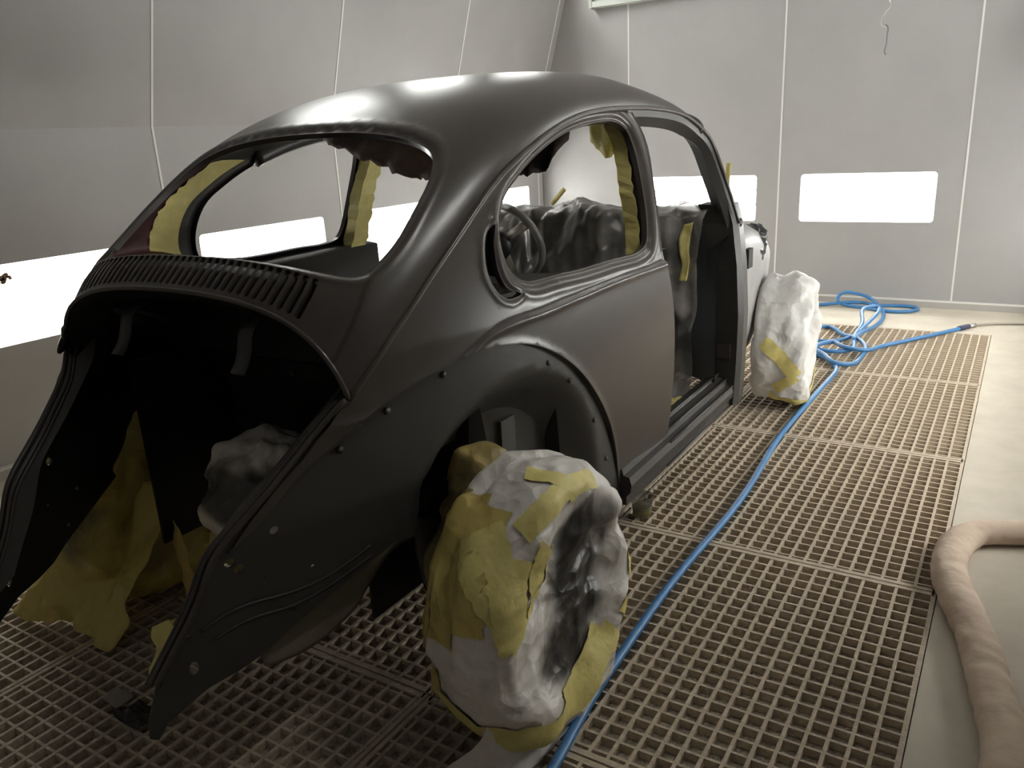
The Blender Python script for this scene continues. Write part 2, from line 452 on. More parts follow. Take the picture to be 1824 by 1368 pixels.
# ---- back wall
SB = [XL, -1.247, -.01, 1.238, XR]
HB = {1: rrect(-1.095, -.178, .605, .955, .025), 2: rrect(.153, 1.07, .605, .955, .025)}
wb = slab('wall_back', M_back, XL - .3, XR + .3, -.1, ZC + .1)
for i in range(4):
    wall_panel(wb, M_back, SB[i], SB[i + 1], 0, ZC, HB.get(i))
for s in SB[1:4]: joint(wb, M_back, s, .05, ZC)
wall_light(M_back, -1.095, -.178, .605, .955, 'lit window lamp in back wall beside the corner, behind the car')
wall_light(M_back, .153, 1.07, .605, .955, 'lit window lamp in back wall above the coiled blue hose')
# ---- left wall, vertical below, leaning in above
SL = [YF, -2.685, -1.435, -.185, 1.065, 2.315, 3.565, 4.815, YB]
wl = slab('wall_left', M_left, YF - .2, YB + .2, -.1, KINK, .30, .36)
wlu = slab('wall_left_upper', M_hip, YF - .2, YB + .2, KINK, ZC + .05, .25, .29)
hips = {4: 'above the side window', 5: 'above the windscreen', 6: 'above the nose'}
names = {3: 'lit window lamp in left wall with brown dirt blotch on its glass', 4: 'lit window lamp in left wall seen through the rear window',
         5: 'lit window lamp in left wall seen behind the left door opening', 6: 'lit window lamp in left wall nearest the back wall corner'}
for i in range(8):
    a0, a1 = SL[i], SL[i + 1]; hole = None
    if a1 - a0 > 1.2 and i in names:
        c = (a0 + a1) / 2; hole = rrect(c - .46, c + .46, .57, .92, .025)
        wall_light(M_left, c - .46, c + .46, .57, .92, names[i])
    wall_panel(wl, M_left, a0, a1, 0, KINK, hole)
    uh = None
    if i in hips:
        c = (a0 + a1) / 2; uh = rrect(c - .46, c + .46, 2.48, 2.80, .025)
        wall_light(M_hip, c - .46, c + .46, 2.48, 2.80, 'lit window lamp high in the leaning left wall, ' + hips[i], tube=HIPTUBE)
    wall_panel(wlu, M_hip, a0, a1, KINK, ZC, uh)
    if i:
        joint(wl, M_left, a0, .04, KINK); joint(wlu, M_hip, a0, KINK, ZC)
# ---- right wall, same make
wr = slab('wall_right', M_right, YF - .2, YB + .2, -.1, KINK, .30, .36)
wru = slab('wall_right_upper', M_hipr, YF - .2, YB + .2, KINK, ZC + .05, .25, .29)
namesr = {4: 'lit window lamp in right wall across from the door opening', 5: 'lit window lamp in right wall across from the front wheel', 6: 'lit window lamp in right wall beside the back corner'}
for i in range(8):
    a0, a1 = SL[i], SL[i + 1]; hole = None
    if i in namesr:
        c = (a0 + a1) / 2; hole = rrect(c - .46, c + .46, .57, .92, .025)
        wall_light(M_right, c - .46, c + .46, .57, .92, namesr[i])
    wall_panel(wr, M_right, a0, a1, 0, KINK, hole)
    uh = None
    if i in (3, 5, 6):
        c = (a0 + a1) / 2; uh = rrect(c - .46, c + .46, 2.48, 2.80, .025)
        wall_light(M_hipr, c - .46, c + .46, 2.48, 2.80, 'lit window lamp high in the leaning right wall, ' + {3: 'above the rear wheel', 5: 'above the windscreen', 6: 'above the nose'}[i], tube=HIPTUBE)
    wall_panel(wru, M_hipr, a0, a1, KINK, ZC, uh)
    if i: joint(wr, M_right, a0, .04, KINK); joint(wru, M_hipr, a0, KINK, ZC)
tag(box('wall_front', XL - .3, XR + .3, YF - .06, YF, -.1, ZC + .1, mat('grey_door_curtain', (.45, .44, .42), rough=.8)), kind='structure')
tag(box('ceiling', XL - .3, XR + .3, YF - .3, YB + .3, ZC, ZC + .08, WHITE_WALL), kind='structure')
# ---- skirting
def skirting(name, x0, x1, y0, y1):
    s = tag(box(name, x0, x1, y0, y1, 0, .045, mat('grey_skirting', (.42, .40, .37), rough=.6)), kind='structure')
    box('top_strip', x0 - .0, x1, y0 - .0, y1, .045, .055, JOINT, s)
skirting('baseboard_back', XL + .03, XR - .03, YB - .03, YB - .001)
skirting('baseboard_left', XL + .001, XL + .03, YF + .01, YB - .031)
skirting('baseboard_right', XR - .03, XR - .001, YF + .01, YB - .031)
# ---- unlit lamp batten high on the back wall
r = empty('lamp_batten', (-1.1, YB - .05, 2.30)); tag(r, 'grey green unlit lamp batten high on the back wall', 'lamp fixture')
BATTEN = mat('grey_green_batten', (.50, .53, .49), rough=.4)
g = Geo(); g.box(-1.52, -.55, YB - .10, YB - .002, 2.292, 2.335); mesh_obj('lens', g.v, g.f, BATTEN, r, smooth=False)
for e0, e1 in ((-1.545, -1.52), (-.55, -.525)):
    g = Geo(); g.box(e0, e1, YB - .105, YB - .002, 2.285, 2.42); mesh_obj('end_cap', g.v, g.f, mat('dull_cap', (.40, .41, .37), rough=.5), r, smooth=False)
g = Geo(); g.box(-1.52, -.55, YB - .05, YB - .002, 2.335, 2.42); mesh_obj('housing', g.v, g.f, BATTEN, r, smooth=False)

# ---- grating panels, each bar its own piece
PX = .0454; PY = .0463
def shared(name, geo, material):
    me = bpy.data.meshes.new(name); me.from_pydata([tuple(p) for p in geo[0]], [], geo[1]); me.materials.append(material); me.update(); return me
rng = random.Random(3)
for ci in range(3):
    x0, x1 = GX[ci], GX[ci + 1]; w = x1 - x0
    for ri in range(5):
        y0, y1 = GY[ri], GY[ri + 1]; L = y1 - y0
        r = empty('floor_grate', ((x0 + x1) / 2, (y0 + y1) / 2, -.03))
        side = ['beside the left wall', 'under the car middle', 'beside the right floor'][ci]
        end = ['behind the tail of the car', 'level with the rear wheels', 'level with the door opening', 'level with the front wheels', 'nearest the back wall'][ri]
        tag(r, 'dusty steel grating panel %s, %s' % (side, end), 'floor grate', 'steel grating panels of the floor pit')
        hw, hl = w / 2 - .003, L / 2 - .003
        fy = shared('frame_side', box_geo(-.006, .006, -hl, hl, .006, .030), GRATE)
        fx = shared('frame_end', box_geo(-hw + .006, hw - .006, -.008, .008, .006, .030), GRATE)
        for s in (-1, 1):
            o = link(bpy.data.objects.new('frame_bar', fy), r); o.location = (s * (hw - .006), 0, 0)
            o = link(bpy.data.objects.new('frame_bar', fx), r); o.location = (0, s * (hl - .008), 0)
        by = shared('bearing_bar', box_geo(-.0044, .0044, -hl + .016, hl - .016, 0.008, .0295), GRATE)
        bx = shared('cross_bar', box_geo(-hw + .012, hw - .012, -.0034, .0034, .008, .0290), GRATE)
        nx = int(w / PX); ox = (w - nx * PX) / 2 
        for k in range(1, nx + 1):
            px = -w / 2 + ox * .6 + k * PX - PX * .35
            if px > hw - .015 or px < -hw + .015: continue
            o = link(bpy.data.objects.new('bearing_bar', by), r); o.location = (px, 0, rng.uniform(-.001, 0))
        ny = int(L / PY)
        for k in range(1, ny + 1):
            py = -L / 2 + k * PY - .012
            if py > hl - .02 or py < -hl + .02: continue
            o = link(bpy.data.objects.new('cross_bar', bx), r); o.location = (0, py, rng.uniform(-.0012, .0))
# ================================================================ the car shell  (x right, y forward, rear axle at y = 0)
_w = nspl([-1.0, -.6, -.4, -.2, 0, .2, .4, .6, .9, 1.2, 1.6, 1.9], [.30, .425, .505, .563, .608, .638, .657, .669, .678, .680, .665, .64])
def XS0(y, z):
    y = np.asarray(y, float); z = np.asarray(z, float)
    up = np.clip(z - .92, 0, None); dn = np.clip(.92 - z, 0, None)
    return _w(y) - .14 * up - .24 * up ** 2 - .02 * dn - .06 * dn ** 2
RG = np.array([(-.402, .845), (-.316, .931), (-.246, .989), (-.154, 1.062), (-.051, 1.137), (.044, 1.202), (.143, 1.256), (.28, 1.31), (.43, 1.356), (.593, 1.385), (.772, 1.396), (.901, 1.398), (1.037, 1.396), (1.272, 1.378), (1.43, 1.332)])
RC = np.array([(-.43, 1.045), (-.375, 1.095), (-.325, 1.127), (-.235, 1.19), (-.13, 1.262), (-.02, 1.327), (.09, 1.382), (.24, 1.442), (.42, 1.489), (.60, 1.517), (.79, 1.532), (.92, 1.536), (1.06, 1.523), (1.32, 1.472), (1.50, 1.415)])
_k = np.arange(len(RG), dtype=float); _G = nspl(_k, RG); _C = nspl(_k, RC)
def roof0(s, t):
    s = np.asarray(s, float); t = np.asarray(t, float)
    sg = np.where(t < 0, -1.0, 1.0); a = np.abs(t)
    G = _G(s); C = _C(s); xg = XS0(G[..., 0], G[..., 1])
    e = .02; T = _C(np.clip(s + e, 0, 14)) - _C(np.clip(s - e, 0, 14)); T = T / np.linalg.norm(T, axis=-1, keepdims=True)
    n = np.stack([-T[..., 1], T[..., 0]], -1)
    D = ((C - G) * n).sum(-1)[..., None]; TT = ((G - C) * T).sum(-1)[..., None]
    P2 = G + .80 * D * n - .85 * TT * T
    x1 = .57 * xg; x2 = xg - .035
    b0 = (1 - a) ** 3; b1 = 3 * a * (1 - a) ** 2; b2 = 3 * a * a * (1 - a); b3 = a ** 3
    yz = (b0 + b1)[..., None] * C + b2[..., None] * P2 + b3[..., None] * G
    x = b1 * x1 + b2 * x2 + b3 * xg
    return np.stack([x * sg, yz[..., 0], yz[..., 1]], -1)
# rear window opening in (s, t)
rw_half = [(1.70, 0), (1.71, .2), (1.74, .4), (1.84, .55), (2.02, .65), (2.40, .712), (2.98, .73), (3.72, .708), (4.58, .667), (5.09, .62), (5.46, .54), (5.67, .41), (5.82, .2), (5.86, 0)]
rw_full = rw_half + [(s, -t) for s, t in rw_half[-2:0:-1]]
RW = smooth_path(rw_full, 150, closed=True)
SU, SV = .1, .55
RWs = RW * np.array([SU, SV])
def roofF(s, t):
    """roof and tail skin: smooth shell + rebate round the rear window + crease beside the air slots"""
    P = roof0(s, t)
    sh = np.shape(s); ss = np.ravel(np.clip(s, 0, 14)); tt = np.ravel(t)
    d = polydist(np.stack([ss * SU, tt * SV], -1), RWs)
    near = np.exp(-((d - .030) / .010) ** 2) * .0022 - (1 - sstep(.0, .022, d)) * .009
    # step between slot panel and shoulder, fading upwards
    tc = .82 - .05 * (ss - .5)
    cre = sstep(-.012, .012, np.abs(tt) - tc) * .006 * (1 - sstep(2.0, 4.5, ss))
    off = (near + cre).reshape(sh)
    e = 2e-3
    n = np.cross(roof0(s + e, t) - roof0(s - e, t), roof0(s, t + e) - roof0(s, t - e))
    n /= np.linalg.norm(n, axis=-1, keepdims=True) + 1e-12
    up = np.where(n[..., 2:3] < 0, -1.0, 1.0)
    return P + n * up * off[..., None]

car = empty('car_body', (0, .6, .25))
tag(car, 'stripped two door car shell sprayed satin black, without doors, bonnet, lid or fenders', 'car')

slots = []
NS = 35
for k in range(NS):
    x = -.392 + .784 * k / (NS - 1)
    a = abs(x)
    # find t for that x at the slot height
    def t_at(s):
        lo, hi = 0.0, 1.0
        for _ in range(40):
            mid = (lo + hi) / 2
            if roof0(s, mid)[0] < a: lo = mid
            else: hi = mid
        return lo * (1 if x >= 0 else -1)
    s0, s1 = .27, 1.38
    hw = .0072
    t0, t1 = t_at(s0), t_at(s1)
    def dt(s, t): return hw / max(.2, abs((roof0(s, t + .004)[0] - roof0(s, t - .004)[0]) / .008))
    d0, d1 = dt(s0, t0), dt(s1, t1)
    pts = []
    for ang in np.linspace(0, 180, 6): pts.append((s1 + .062 * math.sin(math.radians(ang)) , t1 + d1 * math.cos(math.radians(ang))))
    for ang in np.linspace(180, 360, 6): pts.append((s0 + .062 * math.sin(math.radians(ang)), t0 + d0 * math.cos(math.radians(ang))))
    slots.append(pts)
ex = []
for off in (.006, .014, .022, .030, .038, .048):
    c = RWs.mean(0); nrm = np.roll(RWs, -1, 0) - np.roll(RWs, 1, 0); nrm = np.stack([nrm[:, 1], -nrm[:, 0]], -1); nrm /= np.linalg.norm(nrm, axis=1, keepdims=True)
    if ((RWs - c) * nrm).sum() < 0: nrm = -nrm
    ex += list((RWs + nrm * off) / np.array([SU, SV]))
for s in np.arange(.1, 4.4, .12):
    tc = .82 - .05 * (s - .5)
    for dlt in (-.02, -.008, 0, .008, .02): ex += [(s, tc + dlt), (s, -tc - dlt)]
for s in np.arange(.16, 1.5, .12):
    for t in np.linspace(-.66, .66, 106): ex.append((s, t))
outer = [(s, 1.0) for s in np.arange(14, -.01, -.2)] + [(0, t) for t in np.linspace(.95, -.95, 39)] + [(s, -1.0) for s in np.arange(0, 14.01, .2)] + [(14, t) for t in np.linspace(-.95, .95, 39)]
roof = skin('roof_panel', roofF, outer, [RW] + slots, .020, .004, PAINT, car, sgn=-1, su=SU, sv=SV, extra=ex, lip=.014)

# ---- drip rail along the roof edge and down the tail
def g_pt(s, out=.0, up=.0):
    G = _G(s); return np.array((float(XS0(G[0], G[1])) + out, G[0], G[1] + up))
rail = [g_pt(s, .004) for s in np.linspace(0.0, 14, 90)]
apill = [np.array(p) for p in ((.592, 1.534, 1.272), (.612, 1.565, 1.20), (.632, 1.59, 1.125), (.652, 1.622, 1.04), (.668, 1.645, .966))]
rail_full = rail + list(smooth_path([rail[-1]] + apill, 18)[1:])
for sx in (1, -1):
    v, f = tube_geo([(p[0] * sx, p[1], p[2]) for p in rail_full], .0075, 8)
    mesh_obj('drip_rail', v, f, PAINT, car)

# ---- side skin
QW = np.array([(.126, 1.001), (.098, 1.025), (.085, 1.060), (.085, 1.100), (.099, 1.144), (.134, 1.192), (.194, 1.230), (.254, 1.261), (.356, 1.301), (.459, 1.331), (.593, 1.353), (.715, 1.361), (.79, 1.355), (.832, 1.330), (.845, 1.290), (.842, 1.223), (.825, 1.120), (.803, 1.035), (.783, 1.003), (.745, .988), (.595, .985), (.387, .986), (.22, .990)])
QW = smooth_path(QW, 190, closed=True)
# air outlet crescent behind the side window
CRES = np.array([(.062, 1.140), (.040, 1.13), (.016, 1.095), (.005, 1.050), (.014, 1.005), (.040, .975), (.078, .966), (.100, .972), (.070, .985), (.046, 1.012), (.038, 1.045), (.040, 1.08), (.05, 1.115)])
CRES = smooth_path(CRES, 48, closed=True)
BELT = np.array([(-.30, .80), (-.12, .862), (-.04, .897), (.124, .916), (.407, .930), (.856, .932), (1.3, .932)])
_belt = nspl(BELT[:, 0], BELT[:, 1])
ARCH = np.array([(.615, .20), (.592, .268), (.574, .335), (.548, .416), (.51, .499), (.439, .603), (.352, .698), (.266, .767), (.173, .820), (.121, .842), (.051, .859), (-.023, .869), (-.121, .862), (-.24, .842), (-.348, .806), (-.421, .769), (-.489, .727)])
ARCHs = smooth_path(ARCH, 70)
def sideX(y, z):
    sh = np.shape(y); p = np.stack([np.ravel(y), np.ravel(z)], -1)
    d = polydist(p, QW)
    rb = np.exp(-((d - .034) / .012) ** 2) * .0035 - (1 - sstep(.004, .022, d)) * .012
    zb = _belt(np.clip(p[:, 0], -.3, 1.3))
    bl = np.exp(-((p[:, 1] - zb + .006) / .009) ** 2) * .005 - .006 * sstep(-.004, .012, p[:, 1] - zb) * sstep(-.2, .1, p[:, 0])
    dc = polydist(p, CRES); cr = np.exp(-((dc - .012) / .008) ** 2) * .0025
    da = polydist(p, ARCHs, closed=False); ar = np.exp(-(da / .012) ** 2) * .003
    return XS0(y, z) + (rb + bl + cr + ar).reshape(sh)
def sideF(y, z): return np.stack([sideX(y, z), y, z], -1)
gut = [tuple(_G(s)) for s in np.linspace(0, 10.9, 60)]
gut = [(y, z - .004) for y, z in gut]
bedge = [(.886, 1.385), (.915, 1.33), (.922, 1.285), (.905, 1.21), (.886, 1.138), (.872, 1.03), (.86, .955), (.872, .925), (.907, .858), (.939, .778), (.963, .668), (.977, .477), (.972, .32), (.971, .235)]
bedge = [tuple(p) for p in smooth_path(bedge, 40)]
tail = [(-.489, .727), (-.54, .682), (-.60, .628), (-.652, .594), (-.60, .652), (-.56, .690), (-.50, .742), (-.452, .79)]
outer_side = gut + bedge[1:] + [(.9, .225), (.75, .205)] + [tuple(p) for p in ARCHs] + tail[1:]
ex = []
for poly, offs in ((QW, (.005, .010, .015, .020, .026, .031, .036, .042, .050, .060)), (CRES, (.006, .012, .018))):
    c = poly.mean(0); nrm = np.roll(poly, -1, 0) - np.roll(poly, 1, 0); nrm = np.stack([nrm[:, 1], -nrm[:, 0]], -1); nrm /= np.linalg.norm(nrm, axis=1, keepdims=True)
    if ((poly - c) * nrm).sum() < 0: nrm = -nrm
    for o in offs: ex += list(poly + nrm * o)
an = np.gradient(ARCHs, axis=0); an = np.stack([an[:, 1], -an[:, 0]], -1); an /= np.linalg.norm(an, axis=1, keepdims=True)
if (an[30] @ (ARCHs[30] - np.array((.07, .4)))) < 0: an = -an
for o in (.005, .010, .016, .024): ex += list(ARCHs + an * o)
for y in np.arange(-.3, .96, .012):
    zb = float(_belt(y))
    for dz in (-.024, -.014, -.006, 0, .006, .014, .022): ex.append((y, zb + dz))
for mir in (False, True):
    skin('quarter_panel', sideF, outer_side, [QW, CRES], .018, .004, PAINT, car, sgn=-1 if False else 1, extra=ex, lip=.018, mirror=mir)

# ---- wheel house and rear wing, one pressing each side
WING = [(-.384, .86), (-.449, .792), (-.481, .765), (-.561, .692), (-.628, .640), (-.672, .597), (-.707, .528), (-.769, .436), (-.807, .381), (-.833, .305), (-.836, .272), (-.822, .262), (-.801, .289), (-.725, .325), (-.66, .335), (-.611, .349), (-.564, .377), (-.391, .451), (-.315, .485), (-.247, .47), (-.20, .38), (-.18, .28), (-.1, .22), (.1, .20), (.4, .19), (.66, .19)]
arch_rev = [(y, z) for y, z in ARCH]
_xi = nspl([-1.0, -.832, -.648, -.556, -.35, -.2, 0, .2, .45, .7], [.26, .319, .385, .418, .496, .545, .594, .622, .634, .628])
def innerX(y, z):
    y = np.asarray(y, float); z = np.asarray(z, float); sh = np.shape(y)
    b = _xi(np.clip(y, -.95, .7))
    r = np.hypot((y - .07) * 1.0, (z - .40))
    tub = (1 - sstep(.24, .385, r)) * .11 * sstep(-.36, -.12, y)
    return b - tub
def innerF(y, z): return np.stack([innerX(y, z), np.asarray(y, float), np.asarray(z, float)], -1)
inner_poly = WING + [(.60, .27), (.582, .335), (.556, .416), (.518, .50), (.447, .607), (.358, .704), (.27, .773), (.175, .827), (.121, .85), (.051, .867), (-.023, .877), (-.121, .87), (-.24, .85), (-.33, .835)]
def disc(y, z, r, n=10, ry=None): return [(y + (ry or r) * math.cos(2 * math.pi * i / n), z + r * math.sin(2 * math.pi * i / n)) for i in range(n)]
AXLE = [(-.235, .560), (-.222, .607), (-.19, .612), (-.10, .618), (-.01, .617), (.06, .592), (.09, .545), (.085, .47), (.0, .43), (-.12, .44), (-.20, .50)]
AXLE = [tuple(p) for p in smooth_path(AXLE, 40, closed=True)]
holes = [disc(-.648, .571, .0105), disc(-.632, .551, .0105), disc(-.558, .606, .0095), disc(-.741, .380, .016, ry=.009), disc(-.494, .50, .0045), disc(-.544, .42, .0045), disc(-.59, .50, .004), disc(-.74, .45, .004), AXLE]
for mir in (False, True):
    wh = skin('wheel_house', innerF, inner_poly, holes, .024, .004, PAINT_JAMB, car, lip=.006, mirror=mir)
    sx = -1 if mir else 1
    # fender bolts round the arch
    for (y, z) in ((-.30, .79), (-.155, .835), (.20, .775), (.30, .70), (.43, .545), (.50, .40), (.525, .30), (-.41, .735)):
        x = float(innerX(y, z)); v, f = tube_geo([((x - .002) * sx, y, z), ((x + .003) * sx, y, z)], .008, 8); mesh_obj('bolt_boss', v, f, PAINT_JAMB, wh)
    # pressed beads on the wing
    for pts in ([(-.72, .452), (-.66, .47), (-.56, .462), (-.46, .468), (-.37, .50)], [(-.70, .425), (-.63, .437), (-.55, .43), (-.45, .448), (-.37, .475)]):
        q = smooth_path([(float(innerX(y, z)) + .001, y, z) for y, z in pts], 24)
        v, f = tube_geo([(p[0] * sx, p[1], p[2]) for p in q], .0035, 6); mesh_obj('pressed_bead', v, f, PAINT_JAMB, wh)
    # step between outer skin and the recessed fender seat
    V = []; F = []
    pts = list(ARCHs) + [np.array(p) for p in tail[1:4]]
    for i, (y, z) in enumerate(pts):
        V.append((float(sideX(np.array([y]), np.array([z]))[0]) * sx, y, z)); V.append((float(innerX(y, z)) * sx - .006 * sx, y, z))
    for i in range(len(pts) - 1): F.append((2 * i, 2 * i + 2, 2 * i + 3, 2 * i + 1))
    mesh_obj('fender_seat_step', V, F, PAINT, car)
    # bracket plate beside the axle opening
    g = Geo(); x = .505
    for y0, y1, z0, z1, d in ((.112, .178, .44, .628, .02), (.196, .225, .46, .62, .012)):
        v, f = box_geo(min(x * sx, (x + d) * sx), max(x * sx, (x + d) * sx), y0, y1, z0, z1); g.add(v, f)
    mesh_obj('axle_bracket', g.v, g.f, PAINT_JAMB, car, smooth=False)
    # rubber channel for the engine lid down the wing edge
    edge = [(.503, -.402, .848), (.470, -.440, .800), (.449, -.485, .757), (.421, -.560, .690), (.397, -.626, .638), (.380, -.672, .594), (.367, -.706, .528), (.347, -.768, .436), (.333, -.806, .381)]
    q = smooth_path(edge, 40)
    for off, rr in ((0.0, .007), (-.022, .006), (-.036, .004)):
        v, f = tube_geo([((p[0] + off) * sx, p[1] - .004, p[2] + off * .3) for p in q], rr, 8); mesh_obj('lid_channel', v, f, PAINT, car)
    V = []; F = []
    for i, p in enumerate(q):
        V += [(p[0] * sx, p[1], p[2]), ((p[0] - .040) * sx, p[1] - .002, p[2] - .012), ((p[0] - .040) * sx, p[1] + .06, p[2] + .03)]
    for i in range(len(q) - 1):
        for k in (0, 1): F.append((3 * i + k, 3 * i + 3 + k, 3 * i + 4 + k, 3 * i + 1 + k))
    mesh_obj('lid_channel_flange', V, F, PAINT_JAMB, car)

# rolled lip under the air-slot panel
lip = [roofF(np.array(.02), np.array(t)) for t in np.linspace(-1, 1, 70)]
v, f = tube_geo([tuple(p) for p in lip], .006, 8); mesh_obj('lid_opening_lip', v, f, PAINT, car)
V = []; F = []
for p in lip:
    V += [tuple(p), (p[0] * .96, p[1] + .05, p[2] - .035), (p[0] * .94, p[1] + .10, p[2] - .02)]
for i in range(len(lip) - 1):
    for k in (0, 1): F.append((3 * i + k, 3 * i + 3 + k, 3 * i + 4 + k, 3 * i + 1 + k))
mesh_obj('lid_opening_return', V, F, PAINT_IN, car)
# flap of seam sealer strip left at the corner (left side)
for sx in (-1,):
    q = smooth_path([(.498, -.395, .90), (.500, -.41, .872), (.495, -.43, .85)], 8)
    v, f = tube_geo([(p[0] * sx, p[1], p[2]) for p in q], [.006, .009, .011, .012, .012, .011, .009, .005], 8); mesh_obj('corner_seal', v, f, PAINT_IN, car)

# ---- engine bay
BAY = PAINT_IN
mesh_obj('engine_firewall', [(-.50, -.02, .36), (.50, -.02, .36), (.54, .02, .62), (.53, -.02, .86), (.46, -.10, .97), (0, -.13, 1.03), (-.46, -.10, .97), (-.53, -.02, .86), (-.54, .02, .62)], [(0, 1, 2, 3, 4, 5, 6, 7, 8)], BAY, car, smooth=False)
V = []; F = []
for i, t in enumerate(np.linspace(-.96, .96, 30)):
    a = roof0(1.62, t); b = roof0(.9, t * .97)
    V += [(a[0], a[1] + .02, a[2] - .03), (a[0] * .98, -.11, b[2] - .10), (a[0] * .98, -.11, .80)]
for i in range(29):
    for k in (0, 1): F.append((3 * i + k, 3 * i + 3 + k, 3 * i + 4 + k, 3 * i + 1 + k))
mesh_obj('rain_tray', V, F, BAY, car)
for sx in (1, -1):
    q = smooth_path([(.217 * sx, -.335, .985), (.216 * sx, -.385, .962), (.216 * sx, -.398, .93), (.218 * sx, -.412, .895), (.219 * sx, -.432, .872)], 14)
    V = []; F = []
    for p in q: V += [(p[0] - .022, p[1], p[2]), (p[0] + .022, p[1], p[2])]
    for i in range(len(q) - 1): F.append((2 * i, 2 * i + 1, 2 * i + 3, 2 * i + 2))
    o = mesh_obj('lid_hinge_bracket', V, F, mat('hinge_grey', (.035, .034, .033), rough=.4), car); md = o.modifiers.new('t', 'SOLIDIFY'); md.thickness = .006
    # diagonal brace in the bay
    v, f = tube_geo([(.43 * sx, -.30, .965), (.30 * sx, -.20, .90)], .012, 8); mesh_obj('bay_brace', v, f, BAY, car)
g = Geo(); g.box(-.055, .055, -.035, -.022, .745, .775); g.box(-.05, -.03, -.06, -.022, .735, .75); g.box(.03, .05, -.06, -.022, .735, .75)
mesh_obj('wire_clip', g.v, g.f, mat('hinge_grey', (.035, .034, .033)), car, smooth=False)
# shelf behind the seat, floor pan, tunnel
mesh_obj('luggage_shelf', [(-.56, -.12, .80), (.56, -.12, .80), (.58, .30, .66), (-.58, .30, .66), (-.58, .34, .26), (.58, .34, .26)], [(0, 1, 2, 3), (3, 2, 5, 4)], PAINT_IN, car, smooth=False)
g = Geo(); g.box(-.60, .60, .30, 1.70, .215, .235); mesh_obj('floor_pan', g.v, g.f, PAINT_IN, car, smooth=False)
g = Geo(); g.box(-.09, .09, .30, 1.70, .235, .36); mesh_obj('tunnel', g.v, g.f, PAINT_IN, car, smooth=False)
